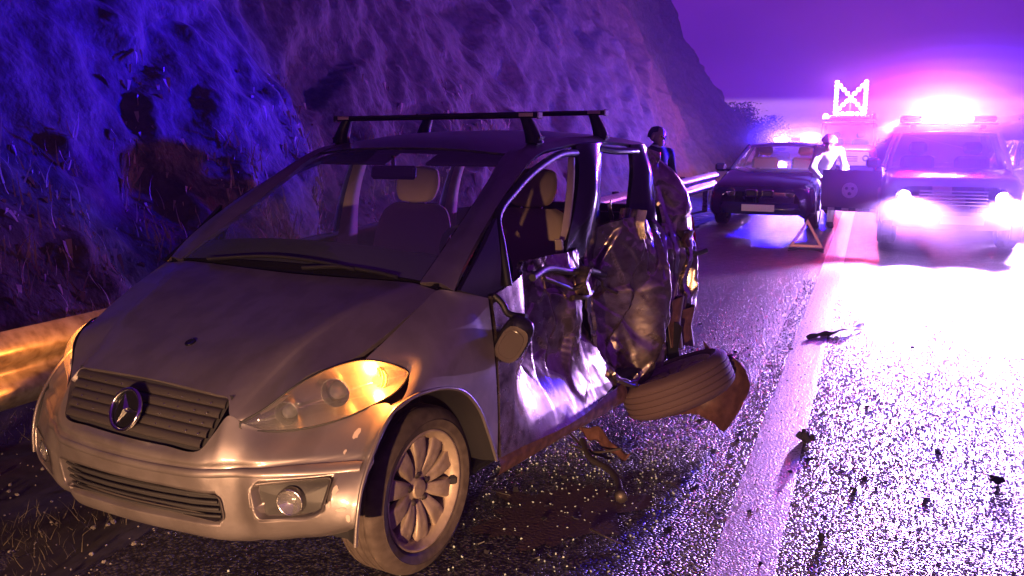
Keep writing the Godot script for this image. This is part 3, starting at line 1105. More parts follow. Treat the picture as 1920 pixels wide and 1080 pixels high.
func make_wreck():
	var car := thing("wrecked_car", "grey crashed compact car with its left side torn open, bars on the roof", "car", Vector3(-2.202, 0, -2.903))
	car.rotation = Vector3(0, -0.152, 0.009)
	var P: Material = M.paint
	var C: Material = M.crash_paint
	var IN := Vector3(0, 0.7, -1.0)
	# ---- bonnet: both halves one sheet
	var hr := []
	for r in rows_of(HOOD):
		var f := []
		for i in range(r.size() - 1, 0, -1): f.push_back(Vector3(-r[i].x, r[i].y, r[i].z))
		f.append_array(r)
		hr.push_back(f)
	var bon := part("bonnet", patch(hr, 6, 9, IN, 0.018), P, car)
	var bd := MB.new()
	bd.lathe(along(Vector3(0.0, 0.872, 0.424), Vector3(0, 0.93, 0.37)), [Vector2(0.021, -0.004), Vector2(0.021, 0.004), Vector2(0.018, 0.006), Vector2(0.015, 0.003), Vector2(0.0003, 0.002)], 20)
	part("bonnet_badge", bd, M.gloss_black, bon)
	# ---- bumper
	var S := bumper_surface()
	var fog_l := round_outline(FOG, 0.022)
	var FR := []
	for p in FOG: FR.push_back(Vector2(-p.x, p.y - 0.075))
	var fog_r := round_outline(FR, 0.022)
	var intake := round_outline(INTAKE, 0.03)
	var shapes := [PackedVector2Array(fog_l), PackedVector2Array(fog_r), PackedVector2Array(intake)]
	var D := []
	for r in S:
		var q := PackedVector3Array()
		for p in r:
			var o: Vector3 = p
			for sh in shapes:
				if Geometry2D.is_point_in_polygon(Vector2(p.x, p.y), sh): o.z -= 0.045
			# the long groove under the rub strip
			var gy: float = 0.555 + 0.05 * absf(p.x) * absf(p.x)
			o.z -= 0.010 * exp(-pow((p.y - gy) / 0.010, 2.0))
			q.push_back(o)
		D.push_back(q)
	var bb := MB.new()
	bb.grid(D, Vector3(0, 0.45, -0.6), 0.02)
	var bumper := part("bumper", bb, P, car)
	# the clean rims of the recesses and their dark floors
	for e in [[fog_l, "fog_lamp_recess"], [fog_r, "fog_lamp_recess"], [intake, "lower_intake"]]:
		var f := MB.new()
		bumper_fill(S, e[0], -0.030, f)
		var rec := part(e[1], f, M.plastic, car)
		var edge := []
		for k in e[0].size() + 1:
			var p: Vector2 = e[0][k % e[0].size()]
			edge.push_back(on_bumper_smooth(S, p.x, p.y) + Vector3(0, 0, -0.004))
		var w := MB.new()
		var back := PackedVector3Array()
		var frontp := PackedVector3Array()
		var lipp := PackedVector3Array()
		var cc := Vector3.ZERO
		for p in edge: cc += p / edge.size()
		for p in edge:
			var outw: Vector3 = (p - cc)
			outw.z = 0
			lipp.push_back(p + outw.normalized() * 0.013 + Vector3(0, 0, 0.006))
			frontp.push_back(p + Vector3(0, 0, 0.005))
			back.push_back(p + Vector3(0, 0, -0.034))
		w.grid([lipp, frontp, back], cc + Vector3(0, 0, -0.5))
		part("recess_rim", w, P, rec)
	for s in [1.0, -1.0]:
		var c := on_bumper_smooth(S, 0.66 * s, 0.468 if s > 0 else 0.40)
		var dir := Vector3(0.30 * s, -0.02, 0.95)
		var T := along(c + Vector3(0, 0, -0.022), dir)
		var cup := MB.new()
		cup.lathe(T, [Vector2(0.047, -0.01), Vector2(0.047, 0.012), Vector2(0.043, 0.016), Vector2(0.039, 0.012), Vector2(0.022, -0.006), Vector2(0.0003, -0.010)], 28)
		var fl := part("fog_lamp", cup, M.bowl, car)
		var ln := MB.new()
		ln.lathe(T, [Vector2(0.041, 0.011), Vector2(0.030, 0.018), Vector2(0.014, 0.022), Vector2(0.0003, 0.023)], 24)
		part("lens", ln, M.lens, fl)
	for k in 4:
		var sl := []
		var y := 0.365 + 0.027 * k
		for q in 25:
			var x := lerpf(-0.40, 0.405, q / 24.0)
			var p := on_bumper_smooth(S, x, y + 0.05 * x)
			sl.push_back(p + Vector3(0, 0, -0.018))
		var sb := MB.new()
		sb.tube(sl, 0.0055, 6)
		part("intake_slat", sb, M.plastic, car)
	# rub strip from the middle to each end
	var rub := MB.new()
	var RG := []
	for q in 57:
		var x := lerpf(-0.80, 0.845, q / 56.0)
		var y := 0.532 + 0.05 * x * x + 0.012 * x
		var row := PackedVector3Array()
		for e in [[0.014, -0.002], [0.012, 0.005], [0.0, 0.008], [-0.012, 0.005], [-0.014, -0.002]]:
			row.push_back(on_bumper_smooth(S, x, y + e[0]) + Vector3(x * 0.3, 0, 1).normalized() * e[1])
		RG.push_back(row)
	rub.grid(RG, Vector3(0, 0.5, -1))
	part("rub_strip", rub, P, car)
	# scrapes of bare plastic on the left corner
	for e in [[.785, .655, .011, .017], [.80, .515, .008, .016], [.818, .455, .014, .007], [.775, .61, .005, .007], [.838, .425, .008, .012], [.79, .47, .004, .012]]:
		var c := on_bumper_smooth(S, e[0], e[1])
		var sc := MB.new()
		var pl := []
		for k in 9:
			var a := TAU * k / 9
			var rr := 0.35 + 0.9 * absf(sin(k * 2.7 + e[0] * 40.0))
			pl.push_back(Vector2(e[0] + cos(a) * e[2] * rr, e[1] + sin(a) * e[3] * rr))
		bumper_fill(S, pl, 0.004, sc)
		part("scuff", sc, mat(lin(0.5, 0.42, 0.36), 0.8), bumper)
	# ---- grille
	var gb := MB.new()
	gb.grid(net(rows_of([[-.41, .775, .597, 0, .785, .601, .41, .775, .597], [-.385, .69, .647, 0, .70, .653, .385, .69, .647], [-.358, .606, .697, 0, .598, .708, .358, .606, .697]]), 6, 4), Vector3(0, .7, -1))
	var grille := part("grille", gb, M.plastic, car)
	for k in 5:
		var t := k / 5.0 + 0.1
		var hw := lerpf(.400, .352, t)
		var y := lerpf(.764, .618, t)
		var z := lerpf(.612, .712, t)
		var G := []
		for q in 13:
			var x := lerpf(-hw, hw, q / 12.0)
			var bow := 0.012 * (1.0 - pow(x / hw, 2.0))
			var row := PackedVector3Array()
			for e in [[0.0145, -0.022], [0.0145, -0.006], [0.009, -0.001], [0.0, 0.001], [-0.009, -0.001], [-0.0135, -0.006], [-0.0135, -0.02]]:
				row.push_back(Vector3(x, y + e[0] - 0.004 * pow(x / hw, 2.0) + 0.004, z + e[1] + bow - e[0] * 0.5))
			G.push_back(row)
		var sl := MB.new()
		sl.grid(G, Vector3(0, y, z - 0.2))
		part("grille_slat", sl, M.slat, grille)
		if k < 4:
			for x in [-.30, -.21, -.12, .13, .20, .28, .34]:
				if absf(x) > hw - 0.02: continue
				var st := MB.new()
				st.ball(Vector3(x, y + 0.002, z + 0.012), Vector3.ONE * 0.003, 5)
				part("stud", st, M.chrome, grille)
	# round badge: ring and three-armed star
	var BT := along(Vector3(0, .695, .706), Vector3(0, 0.42, 0.9))
	var ring := MB.new()
	var rp := []
	for k in 13:
		var a := TAU * k / 12
		rp.push_back(Vector2(0.071 + cos(a) * 0.0065, sin(a) * 0.008 + 0.006))
	ring.lathe(BT, rp, 40)
	var badge := part("badge", ring, M.chrome, car)
	var disc := MB.new()
	disc.lathe(BT, [Vector2(0.069, 0.0), Vector2(0.0003, 0.0)], 32)
	part("badge_plate", disc, M.gloss_black, badge)
	var star := MB.new()
	for k in 3:
		var a := TAU * k / 3.0 + PI / 2
		var tip := Vector3(cos(a) * 0.066, 0.003, -sin(a) * 0.066)
		var sd := Vector3(cos(a + PI / 2), 0, -sin(a + PI / 2)) * 0.011
		var ba := Vector3(cos(a), 0, -sin(a)) * -0.006
		var mid := Vector3(0, 0.016, 0)
		star.tri(BT * tip, BT * (ba + sd), BT * mid)
		star.tri(BT * tip, BT * mid, BT * (ba - sd))
	part("badge_star", star, M.chrome, badge)
	# ---- headlamps
	var top := [.460, .700, .622, .520, .744, .562, .600, .818, .494, .662, .859, .403, .720, .871, .312, .770, .848, .233, .803, .811, .176]
	var low := [.462, .682, .624, .522, .664, .566, .603, .666, .503, .710, .694, .418, .782, .733, .334, .812, .762, .248, .808, .800, .178]
	for s in [1.0, -1.0]:
		var tp := pts(top)
		var lp := pts(low)
		if s < 0:
			for i in tp.size():
				tp[i].x *= -1
				lp[i].x *= -1
		var m1 := []
		var m2 := []
		var md := []
		var bow := Vector3(0.62 * s, 0.36, 0.70)
		for i in tp.size():
			var hgt: float = tp[i].distance_to(lp[i])
			m1.push_back(tp[i].lerp(lp[i], 0.33) + bow * hgt * 0.24)
			m2.push_back(tp[i].lerp(lp[i], 0.67) + bow * hgt * 0.24)
			md.push_back(tp[i].lerp(lp[i], 0.5) - bow * (hgt * 0.42 + 0.004))
		var lens := MB.new()
		lens.grid(net([tp, m1, m2, lp], 6, 6), IN)
		var bowl := MB.new()
		bowl.grid(net([tp, tp_mix(tp, md, 0.75), md, tp_mix(lp, md, 0.75), lp], 6, 5), IN)
		var hl := part("headlamp", bowl, M.lamp_house, car)
		part("lens", lens, M.lens, hl)
		var seal := MB.new()
		seal.tube(crv(tp + [lp[6], lp[5], lp[4], lp[3], lp[2], lp[1], lp[0], tp[0]], 5), 0.0035, 6)
		part("seal", seal, M.black, hl)
		var aim := Vector3(0.38 * s, 0.0, 0.92)
		for e in [[.562, .722, .500, .041], [.672, .778, .385, .050]]:
			var T := along(Vector3(e[0] * s, e[1], e[2]), aim)
			var r: float = e[3]
			var cup := MB.new()
			cup.lathe(T, [Vector2(r, 0.03), Vector2(r * 0.96, 0.032), Vector2(r * 0.9, 0.02), Vector2(r * 0.72, -0.008), Vector2(r * 0.5, -0.026), Vector2(0.0003, -0.032)], 36)
			part("reflector", cup, M.bowl, hl)
			var eye := MB.new()
			eye.lathe(T, [Vector2(r * 0.62, 0.0), Vector2(r * 0.52, 0.018), Vector2(r * 0.3, 0.03), Vector2(0.0003, 0.034)], 28)
			part("projector", eye, M.projector, hl)
		var T2 := along(Vector3(.757 * s, .800, .285), Vector3(0.65 * s, 0.1, 0.75))
		for q in 3:
			var rb := MB.new()
			var f := []
			for k in 9:
				var a := lerpf(-1.2, 1.2, k / 8.0)
				f.push_back(T2 * Vector3(sin(a) * (0.034 + 0.006 * q), -0.018 - 0.004 * q, cos(a) * -0.02 + 0.012 * (q - 1)))
			rb.tube(f, 0.004, 6)
			part("indicator_rib", rb, M.amber_cup, hl)
		var bulb := MB.new()
		bulb.ball(T2 * Vector3(0, 0.004, 0), Vector3(0.022, 0.015, 0.015), 8)
		part("indicator_lamp_bulb", bulb, M.amber, hl)
		var li := OmniLight3D.new()
		li.name = "indicator_light"
		car.add_child(li, true)
		li.position = T2 * Vector3(0, 0.004, 0)
		li.light_color = Color(1.0, 0.58, 0.24)
		li.light_energy = 0.6
		li.light_size = 0.014
		li.shadow_enabled = true
		li.omni_range = 30.0
		li.omni_attenuation = 2.0
	# ---- front wings
	var wing := rows_of([
		[.722, .868, .312, .768, .850, .236, .802, .812, .172, .838, .765, .225, .868, .724, .335],
		[.740, .930, .190, .790, .890, .150, .826, .840, .130, .856, .780, .160, .874, .742, .200],
		[.750, 1.010, .020, .805, .950, .020, .845, .870, .030, .868, .790, .050, .879, .730, .055],
		[.757, 1.052, -.080, .822, .970, -.080, .858, .870, -.070, .875, .760, -.060, .880, .682, -.065],
		[.800, 1.044, -.125, .838, .965, -.170, .866, .850, -.180, .878, .720, -.170, .882, .590, -.160],
		[.832, 1.015, -.225, .852, .92, -.23, .871, .79, -.235, .880, .640, -.235, .882, .470, -.225],
		[.846, .996, -.285, .860, .88, -.286, .874, .72, -.288, .880, .54, -.290, .876, .34, -.292]])
	for e in [[wing, "left"], [flipped(wing), "right"]]:
		part("wing", patch(e[0], 7, 6, IN, 0.015), P, car)
	var arch := pts([.868, .335, .548, .872, .42, .540, .872, .52, .512, .872, .602, .462, .870, .680, .395, .871, .724, .335, .875, .744, .25, .877, .745, .17, .881, .730, .055, .882, .683, -.065, .884, .590, -.160, .884, .470, -.225, .880, .345, -.285])
	for s in [1.0, -1.0]:
		var lip := MB.new()
		var al := []
		for p in arch: al.push_back(Vector3((p.x - 0.004) * s, p.y, p.z))
		lip.tube(crv(al, 4), 0.007, 6)
		part("arch_lip", lip, P, car)
		var outer := PackedVector3Array()
		var mid := PackedVector3Array()
		var inner := PackedVector3Array()
		for p in crv(al, 4):
			outer.push_back(p)
			mid.push_back(Vector3(p.x - 0.06 * s, lerpf(p.y, .31, 0.03), lerpf(p.z, .03, 0.06)))
			inner.push_back(Vector3(0.46 * s, p.y, p.z))
		var li := MB.new()
		li.grid([outer, mid, inner], Vector3(0.6 * s, 0.9, 1.6))
		part("arch_liner", li, M.black, car)
		var bk := MB.new()
		bk.box(xf(Vector3(0.42 * s, 0.52, 0.08)), Vector3(0.04, 0.5, 0.85))
		part("arch_liner", bk, M.black, car)
	# ---- windscreen pillars and roof rails
	var rail := rows_of([
		[.668, 1.072, -.090, .745, 1.075, -.105, .800, 1.046, -.121],
		[.652, 1.150, -.230, .722, 1.165, -.250, .785, 1.140, -.225],
		[.618, 1.277, -.465, .690, 1.300, -.470, .752, 1.275, -.440],
		[.588, 1.410, -.690, .655, 1.430, -.700, .712, 1.400, -.690],
		[.556, 1.529, -.903, .615, 1.545, -.950, .665, 1.520, -1.000],
		[.550, 1.578, -1.150, .600, 1.578, -1.250, .640, 1.555, -1.300],
		[.550, 1.602, -1.600, .598, 1.598, -1.650, .632, 1.572, -1.700],
		[.540, 1.592, -2.100, .588, 1.582, -2.120, .622, 1.552, -2.150],
		[.530, 1.560, -2.500, .578, 1.545, -2.500, .606, 1.512, -2.480]])
	for e in [rail, flipped(rail)]: part("roof_rail", patch(e, 5, 6, IN, 0.02), P, car)
	var roof := rows_of([
		[-.556, 1.529, -.903, -.30, 1.550, -.868, 0, 1.556, -.855, .30, 1.550, -.868, .556, 1.529, -.903],
		[-.550, 1.578, -1.150, -.30, 1.602, -1.13, 0, 1.608, -1.12, .30, 1.602, -1.13, .550, 1.578, -1.150],
		[-.550, 1.602, -1.600, -.30, 1.628, -1.58, 0, 1.634, -1.58, .30, 1.628, -1.58, .550, 1.602, -1.600],
		[-.540, 1.592, -2.100, -.30, 1.616, -2.10, 0, 1.622, -2.10, .30, 1.616, -2.10, .540, 1.592, -2.100],
		[-.530, 1.560, -2.500, -.30, 1.578, -2.58, 0, 1.584, -2.60, .30, 1.578, -2.58, .530, 1.560, -2.500]])
	part("roof", patch(roof, 7, 8, Vector3(0, 0.8, -1.5), 0.012), M.gloss_roof, car)
	# ---- glass and scuttle
	var ws := rows_of([
		[-.664, 1.078, -.100, -.36, 1.088, -.135, 0, 1.092, -.150, .36, 1.088, -.135, .664, 1.078, -.100],
		[-.646, 1.150, -.232, -.35, 1.172, -.260, 0, 1.178, -.270, .35, 1.172, -.260, .646, 1.150, -.232],
		[-.612, 1.277, -.467, -.34, 1.308, -.485, 0, 1.316, -.492, .34, 1.308, -.485, .612, 1.277, -.467],
		[-.582, 1.410, -.692, -.32, 1.440, -.690, 0, 1.448, -.690, .32, 1.440, -.690, .582, 1.410, -.692],
		[-.552, 1.524, -.906, -.30, 1.545, -.872, 0, 1.551, -.860, .30, 1.545, -.872, .552, 1.524, -.906]])
	part("windscreen", patch(ws, 6, 6), M.glass, car)
	var fr := []
	for r in [0, 1]:
		var q := []
		for p in ws[r]: q.push_back(p.lerp(ws[0][0], 0.0) + Vector3(0, -0.006, -0.006))
		fr.push_back(q)
	part("windscreen_border", patch(fr, 6, 3), M.gloss_black, car)
	var scut := rows_of([
		[-.753, 1.050, -.082, -.62, 1.058, -.100, -.25, 1.050, -.118, 0, 1.046, -.12, .25, 1.050, -.118, .62, 1.058, -.100, .753, 1.050, -.082],
		[-.745, 1.055, -.10, -.62, 1.050, -.115, -.25, 1.052, -.13, 0, 1.052, -.14, .25, 1.052, -.13, .62, 1.050, -.115, .745, 1.055, -.10],
		[-.745, 1.072, -.105, -.66, 1.076, -.105, -.34, 1.084, -.138, 0, 1.088, -.154, .34, 1.084, -.138, .66, 1.076, -.105, .745, 1.072, -.105]])
	part("scuttle", patch(scut, 6, 4), M.gloss_black, car)
	for e in [[[-.50, 1.085, -.10], [-.18, 1.112, -.145], [.12, 1.108, -.142], [.33, 1.095, -.115]], [[.05, 1.082, -.115], [.24, 1.098, -.128], [.42, 1.094, -.115], [.56, 1.086, -.09]]]:
		var w := MB.new()
		var line := []
		for q in e: line.push_back(Vector3(q[0], q[1], q[2]))
		w.tube(crv(line, 6), 0.007, 6)
		var bl := []
		for q in crv(line, 6): bl.push_back(q + Vector3(0, -0.008, -0.006))
		var wa := part("wiper", w, M.plastic, car)
		var w2 := MB.new()
		w2.tube(bl, 0.004, 5)
		part("blade", w2, M.black, wa)
	# ---- black triangle ahead of the left door, and window frames
	for s in [1.0, -1.0]:
		var t := MB.new()
		t.prism(Transform3D(Basis(Vector3(0, 0, -s), Vector3(0.16 * -s, 0.987, 0).normalized(), Vector3(s, 0.16, 0).normalized()), Vector3(0.825 * s, 1.02, -.22)), PackedVector2Array([Vector2(-.10 * 1.0, .03), Vector2(.09, -.035), Vector2(.20, -.02), Vector2(.22, .27), Vector2(.10, .17)] if s > 0 else [Vector2(.10, .03), Vector2(-.09, -.035), Vector2(-.20, -.02), Vector2(-.22, .27), Vector2(-.10, .17)]), 0.02)
		part("corner_panel", t, M.gloss_black, car)
		var f := MB.new()
		var fp := pts([.842, 1.02, -.44, .795, 1.18, -.47, .755, 1.282, -.505, .716, 1.382, -.72, .690, 1.450, -.92, .662, 1.513, -1.20, .655, 1.522, -1.32, .650, 1.52, -1.42])
		var fl := []
		for p in fp: fl.push_back(Vector3(p.x * s, p.y, p.z))
		f.tube(crv(fl, 6), 0.019, 8)
		part("window_frame", f, M.black, car)
	# ---- right side, whole
	var door_r := rows_of([
		[-.846, .996, -.290, -.838, 1.04, -.70, -.825, 1.07, -1.2, -.805, 1.10, -1.8, -.78, 1.12, -2.4, -.70, 1.13, -2.9],
		[-.870, .78, -.290, -.868, .80, -.70, -.862, .82, -1.2, -.85, .84, -1.8, -.83, .85, -2.4, -.74, .85, -2.97],
		[-.878, .55, -.290, -.880, .55, -.70, -.880, .55, -1.2, -.878, .55, -1.8, -.86, .56, -2.4, -.76, .55, -3.0],
		[-.868, .30, -.292, -.868, .28, -.70, -.868, .27, -1.2, -.866, .27, -1.8, -.85, .28, -2.4, -.74, .28, -2.96]])
	part("right_side", patch(door_r, 5, 5, IN, 0.02), P, car)
	var glr := rows_of([
		[-.83, 1.03, -.46, -.825, 1.07, -1.2, -.80, 1.10, -1.75, -.77, 1.13, -2.3],
		[-.745, 1.28, -.52, -.75, 1.30, -1.2, -.735, 1.31, -1.75, -.71, 1.32, -2.3],
		[-.70, 1.40, -.76, -.66, 1.50, -1.2, -.645, 1.51, -1.75, -.63, 1.49, -2.3]])
	part("side_window", patch(glr, 5, 5, IN), M.glass, car)
	for z in [-1.30, -2.32]:
		var pl := MB.new()
		pl.grid(net(rows_of([[-.82, 1.06, z + .05, -.835, 1.06, z, -.82, 1.06, z - .07], [-.745, 1.30, z + .04, -.76, 1.30, z, -.745, 1.30, z - .06], [-.635, 1.545, z + .03, -.65, 1.55, z, -.635, 1.545, z - .05]]), 4, 5), Vector3(0, 1, z))
		part("side_pillar", pl, M.black, car)
		var tr := MB.new()
		tr.grid(net(rows_of([[-.76, .95, z + .09, -.735, .95, z, -.76, .95, z - .10], [-.70, 1.28, z + .055, -.68, 1.28, z, -.70, 1.28, z - .07], [-.60, 1.53, z + .05, -.585, 1.53, z, -.60, 1.53, z - .06]]), 4, 5), Vector3(-1.5, 1.2, z))
		part("pillar_trim", tr, M.trim, car)
	# ---- left side: front door skin, pushed in towards its back edge
	var fd := rows_of([
		[.846, 1.000, -.310, .843, 1.022, -.450, .826, 1.045, -.580, .745, 1.050, -.700, .735, 1.065, -.950, .74, 1.06, -1.20, .70, 1.06, -1.42],
		[.864, .880, -.308, .866, .885, -.450, .848, .890, -.565, .720, .880, -.660, .735, .880, -.920, .780, .870, -1.16, .72, .87, -1.40],
		[.874, .740, -.306, .876, .740, -.450, .862, .735, -.560, .705, .730, -.660, .725, .720, -.920, .780, .70, -1.20, .73, .69, -1.43],
		[.880, .615, -.306, .872, .615, -.450, .800, .615, -.580, .735, .610, -.700, .730, .590, -.950, .78, .57, -1.22, .755, .54, -1.47],
		[.882, .480, -.306, .880, .480, -.450, .848, .480, -.600, .825, .475, -.780, .810, .460, -1.000, .81, .44, -1.24, .785, .43, -1.52],
		[.884, .352, -.306, .892, .350, -.450, .902, .342, -.620, .902, .330, -.800, .89, .318, -1.040, .86, .312, -1.26, .820, .335, -1.55]])
	var dG := crumple(net(fd, 18, 18), 11, func(p): return 0.002 + 0.052 * smoothstep(-0.52, -0.75, p.z) * smoothstep(0.47, 0.64, p.y) + 0.008 * smoothstep(-0.7, -1.2, p.z))
	var db := MB.new()
	db.grid(dG, IN, 0.02)
	var door := part("front_door", db, C, car)
	tag(door, "crushed front door with a smooth pale lower panel")
	# ---- rear door skin: deep hollow behind the pillar, then a bulge
	var rd := rows_of([
		[.690, 1.045, -1.46, .60, 1.07, -1.62, .68, 1.135, -1.78, .765, 1.165, -1.93, .790, 1.12, -2.10, .745, 1.05, -2.27, .71, 1.02, -2.42],
		[.710, .90, -1.44, .575, .90, -1.62, .64, .93, -1.80, .775, .95, -1.95, .855, .93, -2.10, .785, .90, -2.27, .70, .88, -2.42],
		[.725, .72, -1.44, .60, .70, -1.60, .595, .72, -1.80, .735, .73, -1.97, .865, .71, -2.10, .800, .70, -2.25, .73, .70, -2.40],
		[.745, .54, -1.48, .66, .52, -1.62, .60, .52, -1.80, .690, .52, -1.96, .835, .50, -2.08, .790, .50, -2.22, .76, .50, -2.38],
		[.800, .38, -1.54, .74, .35, -1.66, .665, .34, -1.82, .700, .32, -1.96, .800, .30, -2.06, .790, .32, -2.20, .78, .34, -2.36],
		[.815, .27, -1.60, .77, .24, -1.70, .700, .22, -1.84, .720, .20, -1.96, .770, .19, -2.06, .780, .22, -2.20, .78, .26, -2.36]])
	var rG := crumple(net(rd, 20, 20), 25, func(_p): return 0.062)
	var rb := MB.new()
	rb.grid(rG, IN, 0.02)
	part("rear_door", rb, C, car)
	# ---- rear quarter: torn upright ribbons
	var rq := rows_of([
		[.600, 1.530, -2.36, .585, 1.530, -2.44, .610, 1.510, -2.52, .630, 1.480, -2.60, .52, 1.47, -2.78],
		[.660, 1.360, -2.36, .600, 1.350, -2.45, .640, 1.350, -2.54, .728, 1.345, -2.66, .63, 1.33, -2.90],
		[.720, 1.150, -2.38, .640, 1.140, -2.46, .660, 1.140, -2.57, .790, 1.120, -2.70, .70, 1.10, -2.98],
		[.735, .900, -2.40, .790, .900, -2.47, .690, .900, -2.56, .815, .880, -2.69, .72, .85, -3.00],
		[.760, .640, -2.38, .800, .620, -2.46, .720, .600, -2.53, .820, .600, -2.65, .72, .55, -3.00],
		[.780, .380, -2.36, .770, .360, -2.42, .760, .340, -2.48, .815, .290, -2.57, .70, .30, -2.95]])
	var qG := crumple(net(rq, 22, 20), 39, func(_p): return 0.045)
	var qb := MB.new()
	qb.grid(qG, Vector3(0, 0.7, -2.0), 0.02)
	part("rear_quarter", qb, C, car)
	# pillar between the doors, leaning in, and the one behind the rear door
	var bp := rows_of([
		[.640, 1.555, -1.44, .655, 1.565, -1.56, .648, 1.565, -1.68, .625, 1.565, -1.78],
		[.665, 1.440, -1.43, .700, 1.440, -1.54, .660, 1.440, -1.68, .612, 1.440, -1.80],
		[.680, 1.280, -1.36, .715, 1.280, -1.50, .66, 1.280, -1.66, .595, 1.290, -1.83],
		[.690, 1.100, -1.24, .705, 1.100, -1.42, .665, 1.080, -1.62, .575, 1.110, -1.88],
		[.690, .96, -1.20, .68, .95, -1.40, .63, .94, -1.60, .57, .95, -1.84]])
	var bG := crumple(net(bp, 8, 8), 51, func(p): return 0.012 * smoothstep(1.5, 1.2, p.y))
	var bpb := MB.new()
	bpb.grid(bG, IN, 0.03)
	part("door_pillar", bpb, M.bent_black, car)
	var cp := rows_of([
		[.628, 1.550, -2.16, .640, 1.550, -2.28, .612, 1.535, -2.42],
		[.640, 1.420, -2.17, .675, 1.420, -2.30, .650, 1.400, -2.42],
		[.640, 1.280, -2.14, .700, 1.280, -2.28, .680, 1.260, -2.42],
		[.645, 1.150, -2.10, .730, 1.140, -2.26, .715, 1.120, -2.42],
		[.66, 1.02, -2.08, .735, 1.00, -2.26, .73, .98, -2.42]])
	var cG := crumple(net(cp, 8, 8), 57, func(p): return 0.014 * smoothstep(1.5, 1.2, p.y))
	var cpb := MB.new()
	cpb.grid(cG, IN, 0.03)
	part("rear_pillar", cpb, M.bent_black, car)
	# header of the rear door over its empty window
	var hd := MB.new()
	hd.tube(crv(pts([.628, 1.538, -1.72, .640, 1.520, -1.90, .642, 1.515, -2.10, .636, 1.512, -2.22]), 5), 0.02, 8)
	part("window_frame", hd, M.bent_black, car)
	# bare edges of torn sheet
	for e in [
		[[.735, .84, -1.40], [.725, .72, -1.435], [.735, .62, -1.46], [.725, .54, -1.48], [.76, .46, -1.50], [.79, .40, -1.53], [.83, .335, -1.60], [.86, .285, -1.74]],
		[[.80, .62, -2.16], [.765, .50, -2.15], [.79, .40, -2.12], [.775, .30, -2.10], [.79, .22, -2.08]],
		[[.655, 1.30, -2.50], [.70, 1.15, -2.52], [.765, 1.0, -2.50], [.80, .90, -2.49], [.79, .78, -2.50]],
		[[.805, .96, -2.68], [.825, .85, -2.66], [.80, .70, -2.62], [.83, .62, -2.63], [.81, .48, -2.60], [.83, .36, -2.58]],
		[[.64, 1.25, -1.84], [.635, 1.15, -1.90], [.66, 1.10, -1.93], [.72, 1.13, -1.96]],
		[[.87, .80, -2.10], [.84, .95, -2.18], [.80, 1.06, -2.22], [.74, 1.12, -2.24]]]:
		var line := []
		for q in e: line.push_back(Vector3(q[0], q[1], q[2]))
		var c := crv(line, 5)
		var G := []
		for i in c.size():
			var t: Vector3 = (c[mini(i + 1, c.size() - 1)] - c[maxi(i - 1, 0)]).normalized()
			var o: Vector3 = Vector3(1, 0.1 * sin(i * 1.7), 0.25).slide(t).normalized()
			var w := 0.012 + 0.010 * absf(sin(i * 0.9 + e.size()))
			var sd := t.cross(o)
			G.push_back(PackedVector3Array([c[i] - sd * w, c[i] + o * 0.012, c[i] + sd * w]))
		var b := MB.new()
		b.grid(G, IN, 0.004)
		part("torn_edge", b, M.foil, car)
	# crossbar of the door, laid open, and hanging wires
	for e in [
		[[[.83, 1.02, -.66], [.80, 1.03, -.85], [.80, .99, -1.05], [.76, .96, -1.25], [.72, .93, -1.46], [.70, .88, -1.66]], .017],
		[[[.82, 1.0, -.78], [.835, .94, -.95], [.80, .90, -1.12], [.79, .93, -1.26], [.70, 1.0, -1.35]], .010],
		[[[.66, .92, -1.5], [.70, .86, -1.62], [.66, .80, -1.74], [.69, .75, -1.85]], .008],
		[[[.79, .95, -1.22], [.80, .86, -1.24], [.785, .78, -1.27]], .006],
		[[[.80, .86, -1.10], [.82, .85, -1.18], [.80, .855, -1.30]], .012],
		[[[.82, .34, -1.58], [.86, .30, -1.66], [.85, .26, -1.78], [.87, .20, -1.83]], .012],
		[[[.78, .90, -2.68], [.83, .87, -2.76], [.86, .88, -2.84]], .016]]:
		var line := []
		for q in e[0]: line.push_back(Vector3(q[0], q[1], q[2]))
		var b := MB.new()
		b.tube(crv(line, 6), e[1], 7)
		part("bent_bar", b, M.plastic if e[1] > 0.012 else M.dark_steel, car)
	# flaps of lining that stick out of the torn side
	for e in [[Vector3(.79, .97, -2.66), 0.11, 0.05, 0.3, M.dust_plastic], [Vector3(.83, .44, -2.62), 0.10, 0.13, 0.1, M.dust_plastic], [Vector3(.80, .93, -1.18), 0.06, 0.07, 0.6, M.crash_paint], [Vector3(.70, 1.12, -1.98), 0.10, 0.09, 1.1, M.crash_paint], [Vector3(.80, .36, -2.40), 0.13, 0.16, 0.5, M.black], [Vector3(.83, .50, -2.40), 0.10, 0.16, 0.2, M.dust_plastic]]:
		var G := []
		for i in 7:
			var row := PackedVector3Array()
			for j in 7:
				var a := i / 6.0 - 0.5
				var b2 := j / 6.0 - 0.5
				var p := Vector3(0.03 * sin(a * 7.0 + e[3] * 9.0) + 0.02 * absf(b2 * 2.0), b2 * e[2] * 2.0 * (1.0 - 0.3 * absf(a)), a * e[1] * 2.0)
				row.push_back(e[0] + p.rotated(Vector3.UP, e[3]))
			G.push_back(row)
		var b := MB.new()
		b.grid(G, e[0] - Vector3(1, 0, 0), 0.005)
		part("torn_flap", b, e[4], car)
	# sill
	var sill := rows_of([
		[.876, .352, -.300, .872, .338, -.62, .866, .328, -.95, .858, .318, -1.26, .835, .322, -1.62],
		[.884, .320, -.300, .880, .305, -.62, .874, .295, -.95, .866, .280, -1.26, .850, .270, -1.64],
		[.868, .275, -.300, .862, .262, -.62, .858, .250, -.95, .850, .230, -1.26, .838, .215, -1.62],
		[.800, .235, -.300, .795, .225, -.62, .790, .215, -.95, .780, .200, -1.26, .77, .185, -1.60]])
